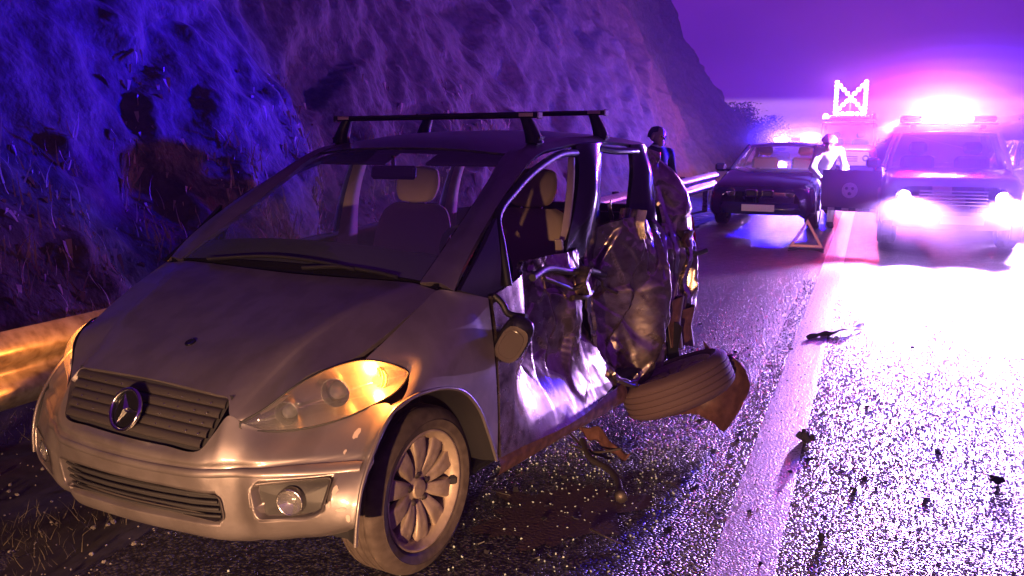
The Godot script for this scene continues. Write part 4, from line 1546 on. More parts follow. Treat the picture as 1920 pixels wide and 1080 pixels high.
	part("sill", patch(sill, 5, 5, Vector3(0.5, 0.4, -0.9)), M.sill, car)
	part("sill", patch(flipped(sill), 4, 4, Vector3(-0.5, 0.4, -0.9)), M.sill, car)
	# ---- floor, firewall, tail
	var fl := MB.new()
	fl.box(xf(Vector3(0, .28, -1.5)), Vector3(1.52, .06, 2.7), 0.02)
	fl.box(xf(Vector3(0, .52, -.06)), Vector3(1.35, .55, .05), 0.02)
	fl.box(xf(Vector3(0, .42, .30)), Vector3(0.8, .28, .5), 0.04)
	part("floor_pan", fl, M.black, car)
	var tail := rows_of([
		[-.70, 1.13, -2.92, -.4, 1.14, -3.0, 0, 1.14, -3.02, .4, 1.14, -3.0, .68, 1.12, -2.97],
		[-.74, .85, -2.98, -.4, .86, -3.07, 0, .86, -3.09, .4, .86, -3.07, .71, .85, -3.0],
		[-.76, .55, -3.0, -.4, .55, -3.10, 0, .55, -3.12, .4, .55, -3.10, .71, .55, -3.0],
		[-.74, .28, -2.96, -.4, .28, -3.04, 0, .28, -3.06, .4, .28, -3.04, .69, .29, -2.95]])
	part("tailgate", patch(tail, 4, 4, IN, 0.02), P, car)
	var rw := rows_of([
		[-.52, 1.56, -2.56, 0, 1.58, -2.61, .50, 1.55, -2.56],
		[-.60, 1.35, -2.78, 0, 1.36, -2.86, .58, 1.34, -2.80],
		[-.68, 1.14, -2.92, 0, 1.145, -3.01, .66, 1.13, -2.95]])
	part("rear_window", patch(rw, 5, 5, IN), M.glass, car)
	for s in [-1.0, 1.0]:
		var tl := MB.new()
		tl.grid(net(rows_of([[.55 * s, 1.10, -3.0, .66 * s, 1.10, -2.985, .735 * s, 1.08, -2.93], [.58 * s, .88, -3.05, .68 * s, .88, -3.03, .76 * s, .88, -2.96]]), 4, 4), IN, 0.02)
		part("tail_lamp", tl, mat(lin(0.3, 0.01, 0.012), 0.15), car)
	make_cabin(car)
	make_rack(car)
	# ---- wheels
	var out_l := Basis(Vector3(0, 0, 1), Vector3(1, 0, 0), Vector3(0, 1, 0))
	var out_r := Basis(Vector3(0, 0, 1), Vector3(-1, 0, 0), Vector3(0, -1, 0))
	make_wheel(car, "wheel", Transform3D(out_l, Vector3(.680, .315, .035)), .315, .195, 10, M.tyre, M.rim)
	make_wheel(car, "wheel", Transform3D(out_r, Vector3(-.690, .315, .035)), .315, .195, 10, M.tyre, M.rim, false)
	make_wheel(car, "wheel", Transform3D(out_r, Vector3(-.690, .315, -2.53)), .315, .195, 10, M.tyre, M.rim, false)
	# the left rear wheel, broken off its hub and leaning flat
	var up := Vector3(-0.395, 0.90, 0.06).normalized()
	make_wheel(car, "broken_wheel", along(Vector3(.985, .235, -2.02), up), .315, .195, 10, M.tyre_red, M.rim)
	# moulding of the rear arch, torn away and bent round that wheel
	var ar := net(rows_of([
		[.800, .13, -1.80, .940, .20, -1.97, 1.075, .28, -2.10, 1.130, .37, -2.245, 1.200, .36, -2.300, 1.300, .31, -2.23],
		[.835, .08, -1.84, .965, .13, -1.94, 1.090, .19, -2.03, 1.185, .25, -2.160, 1.265, .24, -2.230, 1.345, .23, -2.18],
		[.836, .04, -1.857, .958, .06, -1.945, 1.065, .055, -2.08, 1.195, .045, -2.02, 1.273, .025, -1.97, 1.325, .12, -2.10]]), 5, 6)
	var am := MB.new()
	am.grid(ar, Vector3(.9, .5, -2.3), 0.006)
	am.tri(Vector3(1.13, .37, -2.245), Vector3(1.10, .34, -2.20), Vector3(1.049, .44, -2.257))
	part("torn_arch_moulding", am, M.dust_plastic, car)
	# door mirror, hanging off by its cable
	var mc := Vector3(.925, .835, -.345)
	var T := Transform3D(Basis.from_euler(Vector3(0.35, 0.25, -0.55)), mc)
	var mh := MB.new()
	var G := []
	for i in 9:
		var f := i / 8.0
		var rr: float = [0.62, 0.9, 1.0, 1.0, 0.97, 0.88, 0.7, 0.42, 0.02][i]
		var row := PackedVector3Array()
		for j in 25:
			var a := TAU * j / 24
			row.push_back(T * Vector3(_sq(cos(a)) * 0.062 * rr, _sq(sin(a)) * 0.108 * rr, lerpf(0.05, -0.075, f)))
		G.push_back(row)
	mh.grid(G, mc)
	var mirror := part("door_mirror", mh, M.bent_black, car)
	var mg := MB.new()
	mg.grid([_ring(T, 0.001, 0.048), _ring(T, 0.5, 0.0495), _ring(T, 0.60, 0.048)], mc - T.basis.z)
	part("mirror_glass", mg, M.mirror, mirror)
	var cab := MB.new()
	cab.tube(crv([Vector3(.845, 1.0, -.33), Vector3(.875, .97, -.34), Vector3(.90, .93, -.345), T * Vector3(0.0, 0.10, -0.02)], 5), 0.014, 7)
	part("mirror_cable", cab, M.black, mirror)
	return car

func _sq(c: float) -> float:
	return signf(c) * pow(absf(c), 0.7)

func _ring(T: Transform3D, k: float, z: float) -> PackedVector3Array:
	var row := PackedVector3Array()
	for j in 25:
		var a := TAU * j / 24
		row.push_back(T * Vector3(_sq(cos(a)) * 0.062 * k * 1.4, _sq(sin(a)) * 0.108 * k * 1.4, z))
	return row

func tp_mix(a: Array, b: Array, t: float) -> Array:
	var o := []
	for i in a.size(): o.push_back(a[i].lerp(b[i], t))
	return o

# fold a net of points along its own outward side; amp(p) says how deep
func crumple(G: Array, seed_: int, amp: Callable) -> Array:
	var O := []
	for r in G:
		var q := PackedVector3Array()
		for p in r:
			var a: float = amp.call(p)
			var d := Vector3(0.92, 0.10 * sin(p.z * 9.0 + seed_), 0.2 * sin(p.y * 8.0 + seed_))
			q.push_back(p + d * folds(p, seed_) * a)
		O.push_back(q)
	return O

func make_cabin(car: Node3D):
	var dash := rows_of([
		[-.62, 1.055, -.16, -.3, 1.075, -.17, 0, 1.08, -.18, .3, 1.075, -.17, .62, 1.055, -.16],
		[-.66, 1.05, -.40, -.3, 1.075, -.42, 0, 1.075, -.43, .3, 1.085, -.42, .66, 1.05, -.40],
		[-.68, 1.01, -.62, -.3, 1.04, -.68, 0, 1.04, -.70, .28, 1.09, -.66, .68, 1.02, -.62],
		[-.68, .90, -.68, -.3, .90, -.74, 0, .90, -.78, .28, .98, -.74, .68, .90, -.68],
		[-.66, .62, -.60, -.3, .62, -.62, 0, .62, -.66, .28, .62, -.62, .66, .62, -.60]])
	part("dashboard", patch(dash, 5, 5, Vector3(0, .5, -.1)), M.dash, car)
	# steering wheel
	var T := along(Vector3(.37, 1.03, -.93), Vector3(0, 0.42, -0.9))
	var sw := MB.new()
	var rp := []
	for k in 9:
		var a := TAU * k / 8
		rp.push_back(Vector2(0.182 + cos(a) * 0.015, sin(a) * 0.015))
	sw.lathe(T, rp, 36)
	sw.lathe(T, [Vector2(0.075, -0.03), Vector2(0.075, 0.0), Vector2(0.05, 0.014), Vector2(0.0003, 0.02)], 20)
	for a in [0.0, PI, PI * 1.5]: sw.box(T * Transform3D(Basis(Vector3.UP, a), Vector3(cos(a) * 0.12, -0.005, -sin(a) * 0.12)), Vector3(0.13, 0.018, 0.035), 0.006)
	part("steering_wheel", sw, M.dash, car)
	for s in [1.0, -1.0]:
		var x: float = 0.37 * s
		var lean := -0.20
		var seat := Node3D.new()
		seat.name = "seat"
		car.add_child(seat, true)
		seat.position = Vector3(x, 0.60, -1.02)
		var b := MB.new()
		b.grid(net(rows_of([[-.25, -.02, .24, 0, -.03, .27, .25, -.02, .24], [-.25, .06, .22, 0, .05, .25, .25, .06, .22], [-.25, .07, 0, 0, .035, 0, .25, .07, 0], [-.24, .05, -.26, 0, .02, -.26, .24, .05, -.26]]), 6, 5), Vector3(0, -.3, 0))
		part("cushion", b, M.cloth, seat)
		var bk := MB.new()
		var R := []
		for e in [[.0, .20, .07], [.15, .245, .085], [.35, .25, .085], [.52, .235, .075], [.60, .20, .06], [.635, .14, .03]]:
			var row := []
			for k in 13:
				var a := TAU * k / 12
				var c := Vector3(signf(cos(a)) * pow(absf(cos(a)), 0.6) * e[1], e[0], -.30 + sin(a) * e[2] + (0.03 * pow(cos(a), 2.0) if sin(a) > 0 else 0.0))
				c.z += e[0] * lean * 1.25
				row.push_back(c)
			R.push_back(row)
		bk.grid(net(R, 3, 5), Vector3(0, .3, -.35))
		part("backrest", bk, M.cloth, seat)
		var hr := MB.new()
		var Q := []
		for e in [[.64, .02, .02], [.655, .105, .045], [.71, .135, .058], [.77, .135, .056], [.82, .115, .045], [.838, .02, .02]]:
			var row := []
			for k in 13:
				var a := TAU * k / 12
				row.push_back(Vector3(signf(cos(a)) * pow(absf(cos(a)), 0.55) * e[1], e[0], -.30 + e[0] * lean * 1.25 + 0.02 + sin(a) * e[2]))
			Q.push_back(row)
		hr.grid(net(Q, 3, 4), Vector3(0, .74, -.45))
		var h := part("headrest", hr, M.cloth, seat)
		var po := MB.new()
		for px in [-.06, .06]: po.tube([Vector3(px, .60, -.45), Vector3(px, .68, -.46)], 0.007, 6)
		part("headrest_post", po, M.chrome, h)
	var rs := MB.new()
	rs.grid(net(rows_of([[-.66, .52, -1.95, 0, .54, -1.93, .56, .52, -1.95], [-.66, .58, -2.05, 0, .60, -2.03, .56, .58, -2.05], [-.66, .58, -2.35, 0, .58, -2.36, .56, .58, -2.35], [-.64, 1.12, -2.52, 0, 1.12, -2.55, .54, 1.12, -2.52], [-.64, 1.12, -2.60, 0, 1.12, -2.62, .54, 1.12, -2.60]]), 5, 5), Vector3(0, .3, -2.7))
	part("rear_seat", rs, M.dark_cloth, car)
	var hl := rows_of([
		[-.54, 1.510, -.92, 0, 1.528, -.88, .54, 1.510, -.92],
		[-.54, 1.575, -1.6, 0, 1.595, -1.6, .54, 1.575, -1.6],
		[-.52, 1.535, -2.48, 0, 1.550, -2.55, .52, 1.535, -2.48]])
	part("headlining", patch(hl, 5, 5, Vector3(0, 3, -1.6)), M.dark_cloth, car)
	# pale linings of the left pillar, showing behind the door window
	for e in [[[.66, 1.50, -1.36], [.665, 1.35, -1.34], [.675, 1.18, -1.28], [.66, 1.0, -1.24], 0.030, M.trim], [[.60, 1.52, -1.50], [.60, 1.36, -1.52], [.595, 1.20, -1.52], [.58, 1.02, -1.52], 0.040, M.trim], [[.69, 1.12, -1.17], [.68, 1.07, -1.2], [.66, 1.03, -1.23], [.62, .98, -1.26], 0.035, M.trim]]:
		var c := crv(pts([e[0][0], e[0][1], e[0][2], e[1][0], e[1][1], e[1][2], e[2][0], e[2][1], e[2][2], e[3][0], e[3][1], e[3][2]]), 5)
		var G := []
		for i in c.size():
			var w: float = e[4] * (0.75 + 0.5 * i / c.size())
			G.push_back(PackedVector3Array([c[i] + Vector3(-.01, 0, w), c[i] + Vector3(.012, 0, w * 0.4), c[i] + Vector3(.012, 0, -w * 0.4), c[i] + Vector3(-.01, 0, -w)]))
		var b := MB.new()
		b.grid(G, Vector3(0, 1.2, -1.4), 0.008)
		part("pillar_trim", b, e[5], car)
	var mi := MB.new()
	mi.box(xf(Vector3(0, 1.44, -.80), Vector3(-0.2, 0.15, 0)), Vector3(.24, .065, .03), 0.012)
	mi.tube([Vector3(0, 1.47, -.80), Vector3(0, 1.52, -.80)], 0.01, 6)
	part("rear_view_mirror", mi, M.black, car)
	for s in [1.0, -1.0]:
		var sv := MB.new()
		sv.box(xf(Vector3(.33 * s, 1.50, -.95), Vector3(-1.2, 0, 0)), Vector3(.42, .14, .018), 0.008)
		part("sun_visor", sv, M.dark_cloth, car)

func make_rack(car: Node3D):
	for e in [[-1.11, 1.700], [-1.84, 1.722]]:
		var z: float = e[0]
		var y: float = e[1]
		var b := MB.new()
		b.box(xf(Vector3(0, y, z)), Vector3(1.22, .026, .036), 0.008)
		var bar := part("roof_bar", b, M.black, car)
		for s in [1.0, -1.0]:
			var G := []
			var ry := 1.585 if z > -1.5 else 1.600
			for q in 6:
				var f := q / 5.0
				var row := PackedVector3Array()
				var hx := lerpf(.040, .026, f)
				var hz := lerpf(.044, .028, f)
				var cx: float = lerpf(.592, .545, pow(f, 1.4)) * s
				for k in 17:
					var a := TAU * k / 16
					row.push_back(Vector3(cx + _sq(cos(a)) * hx, lerpf(ry - 0.012, y - 0.012, f), z + _sq(sin(a)) * hz))
				G.push_back(row)
			var ft := MB.new()
			ft.grid(G, Vector3(.57 * s, 1.64, z))
			part("bar_foot", ft, M.black, bar)
			var cl := MB.new()
			cl.box(xf(Vector3(.612 * s, 1.572, z), Vector3(0, 0, -0.5 * s)), Vector3(.012, .075, .05), 0.004)
			part("clamp", cl, M.dark_steel, bar)
			var lb := MB.new()
			lb.box(xf(Vector3(.555 * s, y + 0.003, z + .0195)), Vector3(.075, .017, .004), 0.001)
			part("bar_label", lb, M.label_cap, bar)
			var ec := MB.new()
			ec.box(xf(Vector3(.617 * s, y, z)), Vector3(.014, .034, .044), 0.005)
			part("end_cap", ec, M.bowl if s > 0 else M.plastic, bar)

# ---------------------------------------------------------------- other vehicles
# nose towards +z at z = 0; L length, W half width
func body_shell(par: Node3D, st: Array, wheels: Array, wr: float, paint: Material):
	# st: stations [z, half width, bottom, waist, top of the waist at the middle]
	var rows := []
	for s in st:
		var r := []
		var hw: float = s[1]
		for e in [[.90, s[2]], [1.0, s[2] + 0.10], [1.015, lerpf(s[2], s[3], 0.45)], [.985, lerpf(s[2], s[3], 0.80)], [.93, s[3] - 0.02], [.84, lerpf(s[3], s[4], 0.65)], [.45, lerpf(s[3], s[4], 0.95)], [0.0, s[4]]]:
			r.push_back(Vector3(hw * e[0], e[1], s[0]))
		var full := r.duplicate()
		for i in range(r.size() - 2, -1, -1): full.push_back(Vector3(-r[i].x, r[i].y, r[i].z))
		rows.push_back(full)
	var G := net(rows, 5, 9)
	var b := MB.new()
	b.grid(G, Vector3(0, 0.5, st[st.size() / 2][0]))
	# open the wheel arches
	var keep := PackedInt32Array()
	for i in range(0, b.ix.size(), 3):
		var c := (b.v[b.ix[i]] + b.v[b.ix[i + 1]] + b.v[b.ix[i + 2]]) / 3.0
		var cut := false
		for wz in wheels:
			if Vector2(c.z - wz, c.y - wr).length() < wr * 1.16 and absf(c.x) > st[1][1] * 0.6: cut = true
		if not cut: keep.append_array([b.ix[i], b.ix[i + 1], b.ix[i + 2]])
	b.ix = keep
	part("body", b, paint, par)
	var hw2: float = st[st.size() / 2][1]
	for wz in wheels:
		for s in [1.0, -1.0]:
			var lip := MB.new()
			var P := []
			for k in 17:
				var a := PI * k / 16.0
				P.push_back(Vector3(hw2 * 1.0 * s, wr + sin(a) * wr * 1.18, wz + cos(a) * wr * 1.18))
			lip.tube(P, 0.02, 6)
			part("arch_lip", lip, paint, par)
			var li := MB.new()
			var G2 := []
			for x in [hw2 * 0.99, hw2 * 0.55]:
				var row := PackedVector3Array()
				for p in P: row.push_back(Vector3(x * s, p.y, p.z))
				G2.push_back(row)
			li.grid(G2, Vector3(hw2 * 0.8 * s, 3, wz))
			part("arch_liner", li, M.black, par)

# greenhouse: corner points at the waist and the roof, front to back
func cabin(par: Node3D, hw: float, hr: float, waist: float, top: float, z: Array, paint: Material, glass: Material):
	# z: [windscreen foot, windscreen head, rear window head, rear window foot]
	var rf := rows_of([[-hr, top - .03, z[1], 0, top, z[1] + .02, hr, top - .03, z[1]], [-hr, top - .01, (z[1] + z[2]) / 2, 0, top + .03, (z[1] + z[2]) / 2, hr, top - .01, (z[1] + z[2]) / 2], [-hr, top - .05, z[2], 0, top - .02, z[2] - .02, hr, top - .05, z[2]]])
	part("roof", patch(rf, 6, 6, Vector3(0, 0, (z[1] + z[2]) / 2), 0.04), paint, par)
	var wf := rows_of([[-hw * .96, waist, z[0] - .12, 0, waist + .02, z[0], hw * .96, waist, z[0] - .12], [-hr, top - .04, z[1] - .02, 0, top - .01, z[1] + .01, hr, top - .04, z[1] - .02]])
	part("windscreen", patch(wf, 6, 6, Vector3(0, .5, z[2])), glass, par)
	var wb := rows_of([[-hw * .94, waist, z[3] + .10, 0, waist + .02, z[3], hw * .94, waist, z[3] + .10], [-hr, top - .06, z[2] + .02, 0, top - .03, z[2] - .01, hr, top - .06, z[2] + .02]])
	part("rear_window", patch(wb, 6, 6, Vector3(0, .5, z[1])), glass, par)
	for s in [1.0, -1.0]:
		var sw := rows_of([[hw * .97 * s, waist, z[0] - .12, hw * s, waist + .02, (z[0] + z[3]) / 2, hw * .95 * s, waist, z[3] + .10], [hr * s, top - .05, z[1] - .02, hr * 1.01 * s, top - .03, (z[1] + z[2]) / 2, hr * s, top - .07, z[2] + .02]])
		part("side_window", patch(sw, 6, 6, Vector3(0, .8, (z[0] + z[3]) / 2)), glass, par)
		for e in [[Vector3(hw * .965 * s, waist, z[0] - .12), Vector3(hr * s, top - .04, z[1] - .02), .038], [Vector3(hw * 1.0 * s, waist, (z[0] + z[3]) / 2), Vector3(hr * 1.01 * s, top - .03, (z[1] + z[2]) / 2), .035], [Vector3(hw * .945 * s, waist, z[3] + .10), Vector3(hr * s, top - .06, z[2] + .02), .05]]:
			var b := MB.new()
			b.tube([e[0], e[0].lerp(e[1], 0.5) + Vector3(0.01 * s, 0.01, 0), e[1]], e[2], 8)
			part("pillar", b, paint, par)
	# seats and dash seen through the glass
	var d := MB.new()
	d.box(xf(Vector3(0, waist - .08, z[0] - .45)), Vector3(hw * 1.8, .16, .5), .05)
	part("dashboard", d, M.black, par)
	for s in [1.0, -1.0]:
		var b := MB.new()
		b.box(xf(Vector3(hw * .45 * s, waist - .1, z[1] - .42), Vector3(-0.2, 0, 0)), Vector3(.48, .62, .14), .05)
		b.box(xf(Vector3(hw * .45 * s, waist + .33, z[1] - .50), Vector3(-0.2, 0, 0)), Vector3(.26, .18, .10), .045)
		part("seat", b, M.dark_cloth, par)

func lamp_pod(par: Node3D, called: String, at: Vector3, dir: Vector3, r: float, glass_m: Material) -> MeshInstance3D:
	var T := along(at, dir)
	var b := MB.new()
	b.lathe(T, [Vector2(r, -0.03), Vector2(r * 1.02, 0.012), Vector2(r * 0.94, 0.014), Vector2(r * 0.8, 0.0), Vector2(r * 0.45, -0.03), Vector2(0.0003, -0.04)], 24)
	var o := part(called, b, M.bowl, par)
	var l := MB.new()
	l.lathe(T, [Vector2(r * 0.93, 0.008), Vector2(r * 0.6, 0.018), Vector2(0.0003, 0.024)], 20)
	part("lamp_lens", l, glass_m, o)
	return o

func wheels4(par: Node3D, hw: float, r: float, w: float, zs: Array, rim: Material):
	for z in zs:
		make_wheel(par, "wheel", Transform3D(Basis(Vector3(0, 0, 1), Vector3(1, 0, 0), Vector3(0, 1, 0)), Vector3(hw - w * 0.55, r, z)), r, w, 7, M.clean_tyre, rim, false)
		make_wheel(par, "wheel", Transform3D(Basis(Vector3(0, 0, 1), Vector3(-1, 0, 0), Vector3(0, -1, 0)), Vector3(-hw + w * 0.55, r, z)), r, w, 7, M.clean_tyre, rim, false)

func number_plate(par: Node3D, at: Vector3, w := 0.52, h := 0.11):
	var b := MB.new()
	b.box(xf(at), Vector3(w, h, .012), .003)
	part("number_plate", b, mat(lin(0.72, 0.72, 0.7), 0.45), par)

func door_mirrors(par: Node3D, hw: float, y: float, z: float, m: Material):
	for s in [1.0, -1.0]:
		var b := MB.new()
		b.box(xf(Vector3((hw + .13) * s, y, z)), Vector3(.20, .15, .10), .04)
		b.tube([Vector3(hw * .94 * s, y - .06, z), Vector3((hw + .08) * s, y - .03, z)], .022, 6)
		part("door_mirror", b, m, par)

# beacon bar: base, end and middle modules; each module a glowing block with its own light
func light_bar(par: Node3D, at: Vector3, w: float, mods: Array):
	var b := MB.new()
	b.box(xf(at + Vector3(0, -.05, 0)), Vector3(w, .03, .26), .01)
	for s in [-.35, .35]: b.box(xf(at + Vector3(w * s, -.09, 0)), Vector3(.08, .06, .2), .01)
	var bar := part("light_bar", b, M.black, par)
	for e in mods:
		var c := MB.new()
		c.box(xf(at + Vector3(e[0], .022, 0)), Vector3(e[1], .095, .22), .03)
		part("beacon_lamp", c, glow(e[2], e[3]), bar)
		if e[4] > 0.0:
			var l = omni(Vector3.ZERO, e[2], e[4], 0.05, par)
			l.position = at + Vector3(e[0], .022, 0)

func make_vehicles():
	var BLUE := Color(0.06, 0.0, 1.0)
	var RED := Color(1.0, 0.0, 0.16)
	var WHITE := Color(0.80, 0.63, 1.0)
	var rim := mat(lin(0.35, 0.35, 0.36), 0.35, 0.7)
	# ---- dark saloon standing on the hard shoulder behind the wreck
	var navy := mat(lin(0.03, 0.032, 0.10), 0.25, 0.3)
	navy.clearcoat_enabled = true
	navy.clearcoat = 1.0
	navy.clearcoat_roughness = 0.05
	var s := thing("saloon_car", "dark blue saloon parked on the shoulder behind the wreck, twin round headlamps", "car", Vector3(-1.66, 0, -14.9), -0.06)
	body_shell(s, [[0.0, .62, .30, .60, .62], [-.10, .80, .20, .68, .72], [-.75, .86, .18, .80, .86], [-1.45, .875, .18, .90, .95], [-2.5, .88, .18, .92, .94], [-3.5, .87, .20, .93, .95], [-4.15, .82, .24, .90, .93], [-4.42, .66, .30, .78, .80]], [-.80, -3.52], .31, navy)
	cabin(s, .80, .58, .90, 1.36, [-1.30, -2.05, -3.05, -3.75], navy, M.glass)
	wheels4(s, .86, .31, .20, [-.80, -3.52], rim)
	for k in [-1.0, 1.0]:
		lamp_pod(s, "headlamp", Vector3(.47 * k, .61, -.03), Vector3(.05 * k, 0, 1), .070, M.lens)
		var sl := lamp_pod(s, "headlamp", Vector3(.64 * k, .62, -.07), Vector3(.1 * k, 0, 1), .078, M.lens)
		var pb := MB.new()
		pb.ball(Vector3(.64 * k, .61, -.075), Vector3(.03, .03, .02), 6)
		part("parking_lamp_bulb", pb, glow(Color(1.0, 0.75, 0.9), 14.0), sl)
		var g := MB.new()
		g.box(xf(Vector3(.13 * k, .60, .01)), Vector3(.20, .13, .05), .03)
		part("grille", g, M.chrome, s)
		var gi := MB.new()
		gi.box(xf(Vector3(.13 * k, .60, .025)), Vector3(.17, .10, .05), .02)
		part("grille_mesh", gi, M.black, s)
	var bmp := MB.new()
	bmp.grid(net(rows_of([[-.80, .44, -.16, -.5, .45, .02, 0, .45, .06, .5, .45, .02, .80, .44, -.16], [-.82, .36, -.14, -.5, .36, .06, 0, .36, .10, .5, .36, .06, .82, .36, -.14], [-.80, .27, -.16, -.5, .26, .03, 0, .26, .06, .5, .26, .03, .80, .27, -.16]]), 5, 5), Vector3(0, .35, -1), .02)
	part("bumper", bmp, navy, s)
	number_plate(s, Vector3(0, .37, .112))
	door_mirrors(s, .84, .95, -1.5, navy)
	# ---- police 4x4 with its right front door open
	var body := mat(lin(0.30, 0.31, 0.34), 0.28, 0.15)
	body.clearcoat_enabled = true
	body.clearcoat = 0.8
	body.clearcoat_roughness = 0.05
	var p := thing("police_car", "police four-wheel drive with blazing headlamps and beacon bar, its near-side front door open", "police car", Vector3(1.03, 0, -13.1), 0.0)
	body_shell(p, [[0.0, .66, .42, .86, .88], [-.08, .82, .32, .94, .98], [-.6, .88, .30, 1.00, 1.05], [-1.15, .89, .30, 1.03, 1.08], [-2.3, .90, .30, 1.03, 1.05], [-3.5, .89, .30, 1.03, 1.05], [-4.1, .87, .34, 1.02, 1.04], [-4.25, .80, .40, .98, 1.0]], [-.82, -3.35], .36, body)
	cabin(p, .84, .66, 1.02, 1.60, [-1.05, -1.62, -3.75, -4.15], body, M.glass)
	wheels4(p, .90, .36, .24, [-.82, -3.35], rim)
	for k in [-1.0, 1.0]:
		var hl := lamp_pod(p, "headlamp", Vector3(.60 * k, .73, -.01), Vector3(.03 * k, -0.02, 1), .105, M.lens)
		var bl := MB.new()
		bl.ball(Vector3(.60 * k, .73, -.015), Vector3(.055, .055, .03), 8)
		part("headlamp_bulb", bl, glow(WHITE, 300.0), hl)
		# dipped beam: two overlapping cones whose upper edge lies level with the lamp
		for yaw in [2.0, 23.0]:
			var d := Vector3(0, 0, 8.0).rotated(Vector3.RIGHT, deg_to_rad(13.0)).rotated(Vector3.UP, deg_to_rad(yaw))
			spot(p.position + Vector3(.60 * k, .73, .05), p.position + Vector3(.60 * k, .73, .05) + d, WHITE, 250.0, 15.0, .05, p, 0.75)
		var dl := Vector3(0, 0, 8.0).rotated(Vector3.RIGHT, deg_to_rad(13.0)).rotated(Vector3.UP, deg_to_rad(-19.0))
		spot(p.position + Vector3(.60 * k, .73, .05), p.position + Vector3(.60 * k, .73, .05) + dl, WHITE, 110.0, 15.0, .05, p, 0.8)
		lamp_pod(p, "fog_lamp", Vector3(.52 * k, .46, .05), Vector3(0, 0, 1), .05, M.lens)
		var br := MB.new()
		br.box(xf(Vector3(.78 * k, .30, -.04)), Vector3(.13, .22, .10), .02)
		part("mud_flap", br, M.black, p)
	var gr := MB.new()
	for k in 5: gr.box(xf(Vector3(0, .64 + .045 * k, .02)), Vector3(.82, .022, .05), .006)
	part("grille", gr, M.chrome, p)
	var bm := MB.new()
	bm.grid(net(rows_of([[-.86, .54, -.16, -.5, .55, .04, 0, .55, .09, .5, .55, .04, .86, .54, -.16], [-.88, .44, -.12, -.5, .44, .09, 0, .44, .14, .5, .44, .09, .88, .44, -.12], [-.84, .33, -.16, -.5, .32, .05, 0, .32, .09, .5, .32, .05, .84, .33, -.16]]), 5, 5), Vector3(0, .45, -1), .03)
	part("bumper", bm, mat(lin(0.25, 0.25, 0.27), 0.5), p)
	number_plate(p, Vector3(.12, .45, .15))
	door_mirrors(p, .88, 1.14, -1.25, body)
	light_bar(p, Vector3(0, 1.76, -2.05), 1.36, [[-.50, .34, RED, 90.0, 26.0], [-.17, .28, WHITE, 90.0, 20.0], [.14, .30, WHITE, 90.0, 10.0], [.49, .34, BLUE, 120.0, 130.0]])
	# side lamp of the bar, on the rescuer beside the saloon
	spot(p.position + Vector3(-.66, 1.76, -1.86), Vector3(-.70, 1.0, -15.6), WHITE, 55.0, 24.0, .04, p, 0.8)
	# the turning mirror of the blue beacon throws its beam on the rock
	spot(p.position + Vector3(.40, 1.79, -1.90), Vector3(-6.3, 3.1, -5.4), BLUE, 1500.0, 13.0, .05, p, 1.0)
	# the open door, hinged at its front edge
	var door := Node3D.new()
	door.name = "open_front_door"
	p.add_child(door, true)
	door.position = Vector3(-.88, 0, -1.18)
	door.rotation.y = deg_to_rad(76)
	var dm := mat(lin(0.20, 0.19, 0.24), 0.3, 0.1)
	var dp := MB.new()
	dp.grid(net(rows_of([[0, 1.02, 0, -.01, 1.02, -.43, 0, 1.02, -.86], [-.03, .80, 0, -.04, .80, -.43, -.03, .80, -.86], [-.02, .55, 0, -.03, .55, -.43, -.02, .55, -.86], [0, .40, 0, -.01, .40, -.43, 0, .40, -.85]]), 5, 5), Vector3(1.5, .7, -.5), .05)
	part("door_skin", dp, dm, door)
	# round crest and a chequered band along the bottom
	var cr := MB.new()
	cr.lathe(along(Vector3(-.052, .72, -.43), Vector3(-1, 0, 0)), [Vector2(.118, 0), Vector2(.118, .006), Vector2(.0003, .007)], 32)
	var crest := part("crest", cr, mat(lin(0.8, 0.8, 0.8), 0.4), door)
	for e in [[-.045, .03, .022], [.045, .03, .022], [0.0, -.05, .026]]:
		var d := MB.new()
		d.lathe(along(Vector3(-.06, .72 + e[1], -.43 + e[0]), Vector3(-1, 0, 0)), [Vector2(e[2], 0), Vector2(e[2], .003), Vector2(.0003, .0035)], 12)
		part("crest_mark", d, mat(lin(0.12, 0.10, 0.14), 0.5), crest)
	for k in 8:
		var q := MB.new()
		q.box(xf(Vector3(-.032 if k % 2 else -.036, .425 + (.014 if k % 2 else 0.0), -.07 - .104 * k)), Vector3(.012, .045, .10), .003)
		part("check_block", q, mat(lin(0.75, 0.75, 0.78) if k % 2 == 0 else lin(0.02, 0.03, 0.10), 0.5), door)
	# ---- police car behind the saloon, only its beacon bar shows
	var q := thing("police_car", "low police car with a lit beacon bar, mostly hidden behind the dark blue saloon", "police car", Vector3(-1.75, 0, -21.4), 0.03)
	body_shell(q, [[0.0, .62, .30, .60, .62], [-.10, .80, .20, .66, .70], [-.75, .86, .18, .76, .82], [-1.45, .875, .18, .84, .88], [-2.5, .88, .18, .86, .88], [-3.5, .87, .20, .86, .88], [-4.1, .80, .28, .82, .84]], [-.80, -3.3], .30, body)
	cabin(q, .80, .58, .84, 1.22, [-1.20, -1.95, -3.05, -3.75], body, M.glass)
	wheels4(q, .86, .30, .20, [-.80, -3.3], rim)
	light_bar(q, Vector3(0, 1.335, -2.35), 1.15, [[-.36, .34, WHITE, 90.0, 8.0], [0.0, .30, BLUE, 90.0, 170.0], [.36, .34, WHITE, 90.0, 14.0]])
	for k in [-1.0, 1.0]: lamp_pod(q, "headlamp", Vector3(.60 * k, .58, -.05), Vector3(.05 * k, 0, 1), .085, M.lens)
	# ---- red rescue truck with a raised lamp frame
	var red := mat(lin(0.55, 0.012, 0.03), 0.35)
	red.clearcoat_enabled = true
	red.clearcoat = 0.6
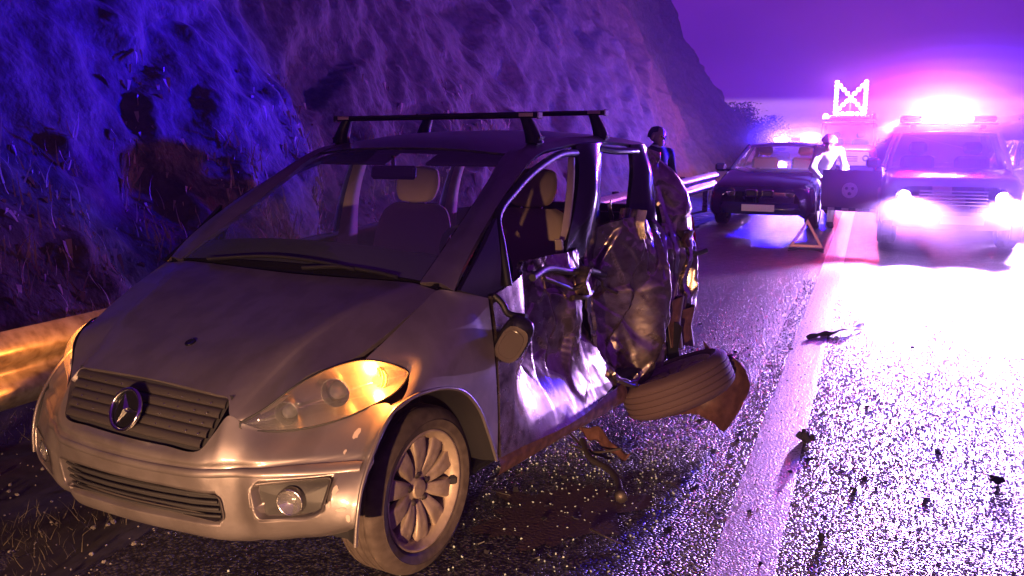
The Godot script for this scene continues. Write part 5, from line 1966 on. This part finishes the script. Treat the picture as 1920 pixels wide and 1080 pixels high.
	var f := thing("rescue_truck", "red rescue truck with a raised crossed frame of white lamps on its roof", "fire truck", Vector3(-.72, 0, -28), 0.0)
	var wt := mat(lin(0.72, 0.72, 0.74), 0.4)
	body_shell(f, [[0.0, .70, .45, .92, .94], [-.06, .80, .40, 1.0, 1.02], [-.5, .84, .40, 1.06, 1.10], [-.95, .84, .40, 1.10, 1.14], [-2.2, .85, .40, 1.10, 1.12], [-3.6, .85, .42, 1.10, 1.12], [-4.4, .83, .44, 1.08, 1.10]], [-.72, -3.4], .38, red)
	cabin(f, .80, .72, 1.10, 1.84, [-.80, -1.05, -2.4, -2.6], red, M.glass)
	wheels4(f, .85, .38, .24, [-.72, -3.4], rim)
	var nose := MB.new()
	nose.grid(net(rows_of([[-.62, .96, .0, 0, .97, .06, .62, .96, .0], [-.64, .80, .04, 0, .80, .10, .64, .80, .04], [-.62, .52, .04, 0, .52, .10, .62, .52, .04]]), 5, 5), Vector3(0, .7, -1), .05)
	part("front_panel", nose, wt, f)
	for k in 3:
		var sl := MB.new()
		sl.box(xf(Vector3(0, .70 + .06 * k, .105)), Vector3(.66, .03, .02), .006)
		part("grille_slat", sl, mat(lin(0.25, 0.03, 0.05), 0.4), f)
	var fb := MB.new()
	fb.box(xf(Vector3(0, .48, .08)), Vector3(1.62, .18, .16), .04)
	part("bumper", fb, M.plastic, f)
	for k in [-1.0, 1.0]: lamp_pod(f, "headlamp", Vector3(.55 * k, .78, .07), Vector3(0, 0, 1), .09, M.lens)
	door_mirrors(f, .86, 1.28, -.9, M.black)
	var box := MB.new()
	box.box(xf(Vector3(0, 1.42, -3.5)), Vector3(1.64, .7, 1.7), .04)
	part("equipment_box", box, red, f)
	var rk := MB.new()
	rk.box(xf(Vector3(0, 1.97, -1.5)), Vector3(1.45, .10, .5), .02)
	part("roof_platform", rk, red, f)
	var mast := MB.new()
	for e in [[-.42, 2.02, -.42, 3.02], [.42, 2.02, .42, 3.02], [-.42, 3.02, .42, 2.12], [.42, 3.02, -.42, 2.12], [-.42, 2.08, .42, 2.08]]:
		mast.tube([Vector3(e[0], e[1], -1.45), Vector3(e[2], e[3], -1.45)], .022, 7)
	mast.tube([Vector3(0, 2.02, -1.45), Vector3(0, 2.58, -1.45)], .02, 7)
	var ma := part("lamp_frame", mast, M.chrome, f)
	var lampm := glow(Color(1.0, 0.90, 1.0), 9.0)
	var spots_ := []
	for k in 9: spots_.append_array([Vector2(-.42, 2.12 + .1125 * k), Vector2(.42, 2.12 + .1125 * k)])
	for k in [1, 2, 3, 4, 5, 6, 7]: spots_.append_array([Vector2(-.42 + .105 * k, 3.02 - .1125 * k), Vector2(.42 - .105 * k, 3.02 - .1125 * k)])
	for k in 6: spots_.push_back(Vector2(-.35 + .14 * k, 2.08))
	for q2 in spots_:
		var lb := MB.new()
		lb.ball(Vector3(q2.x, q2.y, -1.40), Vector3(.062, .062, .05), 5)
		part("work_lamp", lb, lampm, ma)
	for k in [-1.0, 1.0]:
		var l = omni(Vector3.ZERO, Color(1.0, 0.62, 1.0), 26.0, .05, f)
		l.position = Vector3(.42 * k, 3.02, -1.40)
	for e in [[-.68, Color(1.0, 0.62, 0.35), 40.0, 10.0], [.68, RED, 40.0, 55.0]]:
		var bc := MB.new()
		bc.lathe(Transform3D(Basis(), Vector3(e[0], 1.93, -1.25)), [Vector2(.085, 0), Vector2(.08, .09), Vector2(.05, .14), Vector2(.0003, .15)], 14)
		part("beacon_lamp", bc, glow(e[1], e[2]), f)
		var l = omni(Vector3.ZERO, e[1], e[3], .05, f)
		l.position = Vector3(e[0], 2.0, -1.25)
	# ---- car standing in the lane beside the police 4x4, half out of view
	var n := thing("compact_car", "pale compact car with one lit headlamp, beside the police four-wheel drive", "car", Vector3(2.98, 0, -15.4), 0.05)
	body_shell(n, [[0.0, .62, .32, .66, .68], [-.10, .80, .22, .76, .80], [-.6, .86, .20, .88, .93], [-1.1, .87, .20, .94, .98], [-2.2, .88, .20, .96, .98], [-3.2, .86, .22, .96, .98], [-3.8, .80, .30, .92, .94]], [-.75, -3.1], .31, body)
	cabin(n, .80, .60, .94, 1.45, [-.95, -1.75, -3.0, -3.6], body, M.glass)
	wheels4(n, .86, .31, .20, [-.75, -3.1], rim)
	for k in [-1.0, 1.0]:
		var hl := lamp_pod(n, "headlamp", Vector3(.64 * k, .64, -.06), Vector3(.05 * k, 0, 1), .085, M.lens)
		var bl := MB.new()
		bl.ball(Vector3(.64 * k, .64, -.06), Vector3(.04, .04, .025), 7)
		part("headlamp_bulb", bl, glow(WHITE, 120.0), hl)
		spot(n.position + Vector3(.64 * k, .64, 0.02), n.position + Vector3(.64 * k - .8, .05, 9.0), WHITE, 60.0, 40.0, .06, n)
	door_mirrors(n, .86, 1.02, -1.15, body)
	number_plate(n, Vector3(0, .42, .02))
	# ---- car behind the photographer, its warm headlamps on the wreck
	var WARM := Color(1.0, 0.75, 0.54)
	var h := thing("parked_car", "grey car stopped behind the viewpoint, warm headlamps turned on the wreck", "car", Vector3(-.1, 0, 6.4), PI + 0.20)
	body_shell(h, [[0.0, .62, .32, .66, .68], [-.10, .80, .22, .76, .80], [-.6, .86, .20, .88, .93], [-1.1, .87, .20, .94, .98], [-2.2, .88, .20, .96, .98], [-3.2, .86, .22, .96, .98], [-3.8, .80, .30, .92, .94]], [-.75, -3.1], .31, body)
	cabin(h, .80, .60, .94, 1.45, [-.95, -1.75, -3.0, -3.6], body, M.glass)
	wheels4(h, .86, .31, .20, [-.75, -3.1], rim)
	for k in [-1.0, 1.0]:
		var hl := lamp_pod(h, "headlamp", Vector3(.62 * k, .66, -.05), Vector3(0, 0, 1), .085, M.lens)
		var bl := MB.new()
		bl.ball(Vector3(.62 * k, .66, -.05), Vector3(.045, .045, .025), 7)
		part("headlamp_bulb", bl, glow(WARM, 30.0), hl)
		spot(h.to_global(Vector3(.62 * k, .66, .04)), h.to_global(Vector3(.62 * k, -0.75, 9.0)), WARM, 150.0, 14.0, .07, h, 0.9)

# ---------------------------------------------------------------- people
# bones: [a, b, radius a, radius b]; one skin over all of them
func skin(bones: Array, cell: float, k: float) -> MB:
	var lo := Vector3(1e9, 1e9, 1e9)
	var hi := -lo
	for b in bones:
		for e in [[b[0], b[2]], [b[1], b[3]]]:
			lo = lo.min(e[0] - Vector3.ONE * (e[1] + k + cell * 2))
			hi = hi.max(e[0] + Vector3.ONE * (e[1] + k + cell * 2))
	var N := Vector3i(((hi - lo) / cell).ceil()) + Vector3i.ONE
	var F := PackedFloat32Array()
	F.resize(N.x * N.y * N.z)
	F.fill(10.0)
	for b in bones:
		var ra: float = b[2]
		var rb: float = b[3]
		var m := maxf(ra, rb) + k * 1.5 + cell * 2.0
		var bl: Vector3 = b[0].min(b[1]) - Vector3.ONE * m
		var bh: Vector3 = b[0].max(b[1]) + Vector3.ONE * m
		var i0 := Vector3i(((bl - lo) / cell).floor()).max(Vector3i.ZERO)
		var i1 := Vector3i(((bh - lo) / cell).ceil()).min(N - Vector3i.ONE)
		var ab: Vector3 = b[1] - b[0]
		var L := maxf(ab.length_squared(), 1e-9)
		for z in range(i0.z, i1.z + 1):
			for y in range(i0.y, i1.y + 1):
				for x in range(i0.x, i1.x + 1):
					var p: Vector3 = lo + Vector3(x, y, z) * cell - b[0]
					var t := clampf(p.dot(ab) / L, 0.0, 1.0)
					var d := (p - ab * t).length() - lerpf(ra, rb, t)
					var q := (z * N.y + y) * N.x + x
					var o := F[q]
					var h := maxf(k - absf(o - d), 0.0) / k
					F[q] = minf(o, d) - h * h * k * 0.25
	var out := MB.new()
	var id := {}
	var sx := 1
	var sy := N.x
	var sz := N.x * N.y
	for z in N.z - 1:
		for y in N.y - 1:
			for x in N.x - 1:
				var q := z * sz + y * sy + x
				var c := Vector3.ZERO
				var cnt := 0
				var neg := F[q] < 0.0
				var mixed := false
				for o in [sx, sy, sz, sx + sy, sx + sz, sy + sz, sx + sy + sz]:
					if (F[q + o] < 0.0) != neg:
						mixed = true
						break
				if not mixed: continue
				for ea in [[0, 0, 0], [1, 0, 0], [0, 1, 0], [1, 1, 0], [0, 0, 1], [1, 0, 1], [0, 1, 1], [1, 1, 1]]:
					for ax in 3:
						if ea[ax] == 1: continue
						var eb: Array = ea.duplicate()
						eb[ax] = 1
						var fa := F[q + ea[0] * sx + ea[1] * sy + ea[2] * sz]
						var fb := F[q + eb[0] * sx + eb[1] * sy + eb[2] * sz]
						if (fa < 0.0) == (fb < 0.0): continue
						var t := fa / (fa - fb)
						c += Vector3(ea[0], ea[1], ea[2]).lerp(Vector3(eb[0], eb[1], eb[2]), t)
						cnt += 1
				var gr := Vector3(F[q + sx] - F[q], F[q + sy] - F[q], F[q + sz] - F[q])
				id[q] = out.vert(lo + (Vector3(x, y, z) + c / maxi(cnt, 1)) * cell, gr.normalized() if gr.length() > 1e-6 else Vector3.UP)
	for z in range(1, N.z - 1):
		for y in range(1, N.y - 1):
			for x in range(1, N.x - 1):
				var q := z * sz + y * sy + x
				var a := F[q] < 0.0
				for e in [[sx, sy, sz], [sy, sz, sx], [sz, sx, sy]]:
					if a == (F[q + e[0]] < 0.0): continue
					var v0 = id.get(q - e[1] - e[2])
					var v1 = id.get(q - e[2])
					var v2 = id.get(q)
					var v3 = id.get(q - e[1])
					if v0 == null or v1 == null or v2 == null or v3 == null: continue
					if a: out.ix.append_array([v0, v2, v1, v0, v3, v2])
					else: out.ix.append_array([v0, v1, v2, v0, v2, v3])
	return out

func hand_bones(w: Vector3, d: Vector3, thumb: Vector3) -> Array:   # wrist, towards the fingers, towards the thumb
	d = d.normalized()
	var t := thumb.slide(d).normalized()
	var n := d.cross(t)
	var o := [[w, w + d * 0.05, 0.026, 0.030]]
	for k in 4:
		var s := (1.5 - k) * 0.020
		var len_: float = [0.072, 0.080, 0.075, 0.058][k]
		var a := w + d * 0.085 + t * s
		o.push_back([w + d * 0.02 + t * s * 0.7, a, 0.015, 0.0115])
		var b := a + (d * 0.9 + n * 0.25).normalized() * len_ * 0.55
		o.push_back([a, b, 0.0105, 0.009])
		o.push_back([b, b + (d * 0.6 + n * 0.8).normalized() * len_ * 0.45, 0.009, 0.0075])
	var c := w + d * 0.03 + t * 0.032
	o.push_back([w + d * 0.015 + t * 0.015, c, 0.016, 0.013])
	o.push_back([c, c + (d * 0.75 + t * 0.6).normalized() * 0.035, 0.012, 0.010])
	o.push_back([c + (d * 0.75 + t * 0.6).normalized() * 0.035, c + (d * 0.9 + t * 0.45).normalized() * 0.062, 0.010, 0.0085])
	return o

func head_bones(c: Vector3, f: Vector3, up: Vector3) -> Array:   # middle of the head, the way it faces
	f = f.slide(up).normalized()
	var r := f.cross(up)
	var o := [[c + up * 0.03 - f * 0.02, c + up * 0.035 + f * 0.02, 0.088, 0.080],
		[c - up * 0.03 + f * 0.025, c - up * 0.075 + f * 0.05, 0.062, 0.042],
		[c + f * 0.085 + up * 0.005, c + f * 0.106 - up * 0.022, 0.010, 0.014],
		[c + f * 0.078 - up * 0.055 - r * 0.018, c + f * 0.078 - up * 0.055 + r * 0.018, 0.010, 0.010],
		[c + f * 0.070 + up * 0.024 - r * 0.045, c + f * 0.070 + up * 0.024 + r * 0.045, 0.014, 0.014]]
	for s in [-1.0, 1.0]: o.push_back([c + r * 0.082 * s + up * 0.012, c + r * 0.088 * s - up * 0.025 - f * 0.005, 0.014, 0.010])
	return o

func make_people():
	var face := mat(lin(0.36, 0.20, 0.14), 0.55)
	var hair := mat(lin(0.02, 0.015, 0.012), 0.7)
	var dark := mat(lin(0.02, 0.022, 0.03), 0.85)
	var shirt := mat(lin(0.55, 0.55, 0.58), 0.8)
	# ---- someone standing beyond the wreck, head and collar showing over it
	var a := thing("person", "person in dark clothes with a white collar, standing beyond the wreck's tail", "person", Vector3(-2.34, -0.02, -10.3), 0.75)
	var B := [[Vector3(.09, .93, 0), Vector3(.10, .50, .02), .085, .062], [Vector3(.10, .50, .02), Vector3(.11, .10, -.01), .060, .045], [Vector3(-.09, .93, 0), Vector3(-.11, .50, .03), .085, .062], [Vector3(-.11, .50, .03), Vector3(-.13, .10, .0), .060, .045],
		[Vector3(0, .95, 0), Vector3(0, 1.15, .01), .135, .130], [Vector3(0, 1.15, .01), Vector3(0, 1.33, 0), .130, .135], [Vector3(-.15, 1.37, 0), Vector3(.15, 1.37, 0), .070, .070], [Vector3(0, 1.38, 0), Vector3(0, 1.46, .01), .07, .058],
		[Vector3(.18, 1.37, 0), Vector3(.24, 1.10, .01), .055, .045], [Vector3(.24, 1.10, .01), Vector3(.20, .88, .12), .043, .034], [Vector3(-.18, 1.37, 0), Vector3(-.24, 1.10, .01), .055, .045], [Vector3(-.24, 1.10, .01), Vector3(-.21, .87, .10), .043, .034]]
	part("body", skin(B, 0.022, 0.05), dark, a)
	var cl := MB.new()
	cl.lathe(xf(Vector3(0, 1.435, .008)), [Vector2(.082, -.02), Vector2(.078, .01), Vector2(.068, .04), Vector2(.062, .042), Vector2(.064, .01)], 20)
	part("collar", cl, shirt, a)
	person_head(a, Vector3(0, 1.565, .02), Vector3(.35, 0, 1), Vector3.UP, face, hair, false)
	person_hands(a, [[Vector3(.20, .87, .125), Vector3(-.1, -.9, .35), Vector3(-.3, 0, 1)], [Vector3(-.21, .86, .105), Vector3(.1, -.9, .35), Vector3(.3, 0, 1)]], face)
	shoes(a, [Vector3(.11, 0, 0), Vector3(-.13, 0, 0)], dark)
	# ---- rescuer in bright clothing stooping beside the saloon
	var hv := mat(lin(0.82, 0.82, 0.78), 0.6)
	var b := thing("person", "rescuer in bright reflective clothing, stooping beside the dark blue saloon", "person", Vector3(-.69, 0, -15.65), 0.25)
	var C := [[Vector3(.10, .84, -.12), Vector3(.12, .47, .03), .095, .070], [Vector3(.12, .47, .03), Vector3(.12, .10, -.05), .068, .052], [Vector3(-.10, .84, -.12), Vector3(-.11, .47, .02), .095, .070], [Vector3(-.11, .47, .02), Vector3(-.12, .10, -.04), .068, .052],
		[Vector3(0, .88, -.12), Vector3(-.01, 1.08, .0), .145, .145], [Vector3(-.01, 1.08, .0), Vector3(-.02, 1.22, .14), .145, .145], [Vector3(-.17, 1.26, .18), Vector3(.14, 1.27, .18), .078, .078],
		[Vector3(-.02, 1.28, .20), Vector3(-.03, 1.33, .27), .075, .065],
		[Vector3(.17, 1.26, .18), Vector3(.24, 1.00, .24), .066, .056], [Vector3(.24, 1.00, .24), Vector3(.14, .84, .36), .054, .042], [Vector3(-.19, 1.25, .18), Vector3(-.27, 1.00, .25), .066, .056], [Vector3(-.27, 1.00, .25), Vector3(-.16, .85, .38), .054, .042]]
	part("body", skin(C, 0.024, 0.05), hv, b)
	person_head(b, Vector3(-.05, 1.40, .33), Vector3(-.25, -.3, 1), Vector3(-.05, .93, .3).normalized(), face, hv, true)
	person_hands(b, [[Vector3(.135, .83, .37), Vector3(-.5, -.5, .6), Vector3(0, .8, .5)], [Vector3(-.155, .84, .39), Vector3(.5, -.5, .6), Vector3(0, .8, .5)]], face)
	shoes(b, [Vector3(.12, 0, -.03), Vector3(-.12, 0, -.02)], dark)
	for e in [[Vector3(-.01, 1.02, -.03), .158, .030], [Vector3(0, .93, -.10), .160, .030]]:
		var st := MB.new()
		st.lathe(along(e[0], Vector3(0, .8, .4)), [Vector2(e[1] - .01, -e[2]), Vector2(e[1], -e[2] * .8), Vector2(e[1], e[2] * .8), Vector2(e[1] - .01, e[2])], 24)
		part("reflective_band", st, mat(lin(0.8, 0.8, 0.82), 0.25, 0.3), b)

func person_head(par: Node3D, c: Vector3, f: Vector3, up: Vector3, face: Material, top: Material, helmet: bool):
	var h := part("head", skin(head_bones(c, f, up), 0.009, 0.02), face, par)
	f = f.slide(up).normalized()
	var r := f.cross(up)
	for s in [-1.0, 1.0]:
		var e := MB.new()
		e.ball(c + f * 0.083 + up * 0.006 + r * 0.032 * s, Vector3.ONE * 0.012, 6)
		part("eye", e, M.gloss_black, h)
	var m := MB.new()
	var n := []
	for i in 9:
		var row := PackedVector3Array()
		for j in 19:
			var a := TAU * j / 18
			var low := (0.30 if helmet else 0.5) + (-0.62 if cos(a) < 0.1 else 0.0) * (0.4 if helmet else 1.0) - 0.15 * absf(sin(a))
			var el := lerpf(low, PI / 2, i / 8.0)
			var d := f * cos(a) * cos(el) + r * sin(a) * cos(el) + up * sin(el)
			var rad := 0.128 if helmet else 0.101 + 0.003 * sin(j * 3.0 + i)
			row.push_back(c + up * 0.022 - f * 0.012 + d * rad * (1.0 + 0.06 * absf(cos(a) * cos(el))))
		n.push_back(row)
	m.grid(n, c, 0.008)
	part("hood" if helmet else "hair", m, top, par)

func person_hands(par: Node3D, H: Array, m: Material):
	for e in H: part("hand", skin(hand_bones(e[0], e[1], e[2]), 0.006, 0.008), m, par)

func shoes(par: Node3D, P: Array, m: Material):
	for p in P: part("shoe", skin([[p + Vector3(0, .06, -.05), p + Vector3(0, .045, .05), .052, .045], [p + Vector3(0, .045, .05), p + Vector3(0, .035, .14), .044, .034], [p + Vector3(0, .06, -.03), p + Vector3(0, .13, -.02), .05, .05]], 0.014, 0.02), m, par)

# ---------------------------------------------------------------- things on the road
func make_debris():
	# warning triangle behind the wreck
	var t := thing("warning_triangle", "white-lit warning triangle on its low stand, in front of the stooping rescuer", "warning triangle", Vector3(-.75, 0, -12.55), 0.05)
	var rf := mat(lin(0.75, 0.35, 0.33), 0.25, 0.1)
	var c := [Vector3(-.225, .05, 0), Vector3(.225, .05, 0), Vector3(0, .44, -.02)]
	for k in 3:
		var a: Vector3 = c[k]
		var b: Vector3 = c[(k + 1) % 3]
		var m: Vector3 = (c[0] + c[1] + c[2]) / 3.0
		var G := []
		for i in 2:
			var p: Vector3 = a if i == 0 else b
			var inn: Vector3 = p.lerp(m, 0.30)
			G.push_back(PackedVector3Array([p + Vector3(0, 0, -.008), p + Vector3(0, 0, .006), inn + Vector3(0, 0, .006), inn + Vector3(0, 0, -.008)]))
		var s := MB.new()
		s.grid(G, m + Vector3(0, 0, -.3))
		part("reflector_bar", s, rf, t)
	var f := MB.new()
	f.box(xf(Vector3(0, .028, 0)), Vector3(.46, .022, .05), .006)
	part("base_bar", f, M.plastic, t)
	for k in [-1.0, 1.0]:
		var l := MB.new()
		l.box(xf(Vector3(.16 * k, .012, 0), Vector3(0, .5 * k, 0)), Vector3(.03, .014, .26), .004)
		part("foot", l, M.plastic, t)
	# twisted strip of trim lying across the edge line
	var st := MB.new()
	var P := crv(pts([-.375, .012, -7.18, -.30, .022, -7.30, -.22, .018, -7.38, -.13, .035, -7.50, -.03, .020, -7.66, .03, .03, -7.84]), 6)
	var G2 := []
	for i in P.size():
		var d: Vector3 = (P[mini(i + 1, P.size() - 1)] - P[maxi(i - 1, 0)]).normalized()
		var sd := d.cross(Vector3.UP).rotated(d, 0.5 + i * 0.12) * (0.022 + 0.008 * sin(i * 0.8))
		G2.push_back(PackedVector3Array([P[i] - sd, P[i] + d.cross(sd).normalized() * 0.008, P[i] + sd]))
	st.grid(G2, Vector3(-.2, -1, -7.4), .005)
	tag(part("trim_strip", st, M.plastic), "twisted black strip of trim lying across the white edge line", "debris")
	# broken lumps
	for e in [["plastic_lump", Vector3(-.235, 0, -4.74), .055, 3, "black broken lump of plastic on the white edge line, the largest lump on the road"], ["plastic_lump", Vector3(.647, 0, -4.47), .040, 8, "small black lump alone in the lane, right of the pale one with a bright top"], ["plastic_lump", Vector3(-.077, 0, -3.57), .034, 12, "small dark lump just right of the edge line, the nearest lump to the viewer"], ["plastic_lump", Vector3(.378, 0, -7.19), .018, 15, "tiny dark crumb in the bright part of the lane, beyond the twisted strip"], ["plastic_lump", Vector3(.02, 0, -4.15), .020, 21, "dark crumb in the lane between the largest lump and the nearest one"]]:
		var b := MB.new()
		var r := RandomNumberGenerator.new()
		r.seed = e[3]
		for k in 4:
			var o: Vector3 = Vector3(r.randf_range(-.5, .5), r.randf_range(0.15, .5), r.randf_range(-.5, .5)) * e[2]
			b.box(xf(e[1] + o + Vector3(0, e[2] * 0.25, 0), Vector3(r.randf() * 3, r.randf() * 3, r.randf() * 3)), Vector3(r.randf_range(.5, 1.1), r.randf_range(.25, .6), r.randf_range(.5, 1.1)) * e[2], e[2] * 0.08)
		tag(part(e[0], b, M.plastic), e[4], "debris", "lumps of plastic on the road")
	# bent suspension arm with a rod, half under the sill
	var s := thing("suspension_arm", "rusty bent suspension arm with a long rod, lying under the sill of the wreck", "debris", Vector3(-1.15, 0, -4.0))
	var o := Vector3(-1.15, 0, -4.0)
	var plate := MB.new()
	plate.grid(net(rows_of([[-1.42, .05, -4.36, -1.34, .10, -4.28, -1.26, .05, -4.20], [-1.30, .06, -4.28, -1.20, .12, -4.20, -1.12, .06, -4.14], [-1.18, .04, -4.16, -1.10, .09, -4.08, -1.04, .05, -4.08], [-1.10, .05, -4.10, -1.04, .03, -4.02, -1.0, .10, -4.0]]), 6, 6), Vector3(-1.2, -1, -4.2), .008)
	for i in plate.v.size(): plate.v[i] = plate.v[i] - o + Vector3(0, 0.012 * sin(plate.v[i].x * 40.0), 0)
	part("arm_plate", plate, M.dust_plastic, s)
	for e in [[[-1.30, .05, -4.20, -1.20, .03, -4.02, -1.08, .04, -3.90, -1.0, .045, -3.78, -.935, .04, -3.62], .016], [[-1.40, .04, -4.30, -1.24, .03, -4.12, -1.10, .03, -4.05], .008], [[-1.35, .03, -4.16, -1.2, .04, -4.08, -1.05, .09, -4.05], .006]]:
		var b := MB.new()
		var L := []
		for p in crv(pts(e[0]), 6): L.push_back(p - o)
		b.tube(L, e[1], 8)
		part("rod", b, M.dark_steel, s)
	var end := MB.new()
	end.lathe(along(Vector3(-.93, .042, -3.60) - o, Vector3(.35, 0, .9)), [Vector2(.0003, -.03), Vector2(.026, -.028), Vector2(.03, 0), Vector2(.024, .02), Vector2(.0003, .022)], 14)
	part("rod_joint", end, M.dark_steel, s)
	# thin splinters
	for e in [[[-.80, .012, -3.90, -.74, .03, -3.84, -.68, .012, -3.78], .006, "pale curved splinter of trim on the asphalt, nearest the edge line"], [[-.98, .01, -3.30, -.90, .02, -3.24, -.82, .01, -3.22], .005, "pale thin splinter of trim on the asphalt, nearest the viewer"], [[-1.52, .008, -3.52, -1.47, .012, -3.50, -1.42, .008, -3.50], .003, "small pale splinter just behind the front wheel"]]:
		var b := MB.new()
		b.tube(crv(pts(e[0]), 6), e[1], 5)
		tag(part("splinter", b, M.bowl), e[2], "debris", "splinters on the asphalt")
	# muddy spill drying on the asphalt: thin sheet with a ragged outline
	var N := 60
	var inner := PackedVector3Array()
	var ringp := PackedVector3Array()
	for k in N + 1:
		var a := TAU * k / N
		var r := 0.62 + 0.22 * noise_b.get_noise_2d(cos(a) * 160.0, sin(a) * 160.0) * 2.0
		var d := Vector3(cos(a) * 0.42, 0, sin(a) * 0.62) * r
		inner.push_back(Vector3(-1.16, .005, -3.42))
		ringp.push_back(Vector3(-1.16, .004, -3.42) + d.rotated(Vector3.UP, -0.5))
	var sp := MB.new()
	sp.grid([inner, ringp], Vector3(-1.16, -5, -3.4))
	var mud := mat(lin(0.085, 0.055, 0.04), 0.5)
	mud.heightmap_enabled = true
	mud.heightmap_texture = M.hgt_tex
	mud.heightmap_scale = 0.2
	tri_world(mud, 1.1)
	tag(part("mud_spill", sp, mud), "patch of brown mud spilled on the asphalt beside the front wheel", "spill")
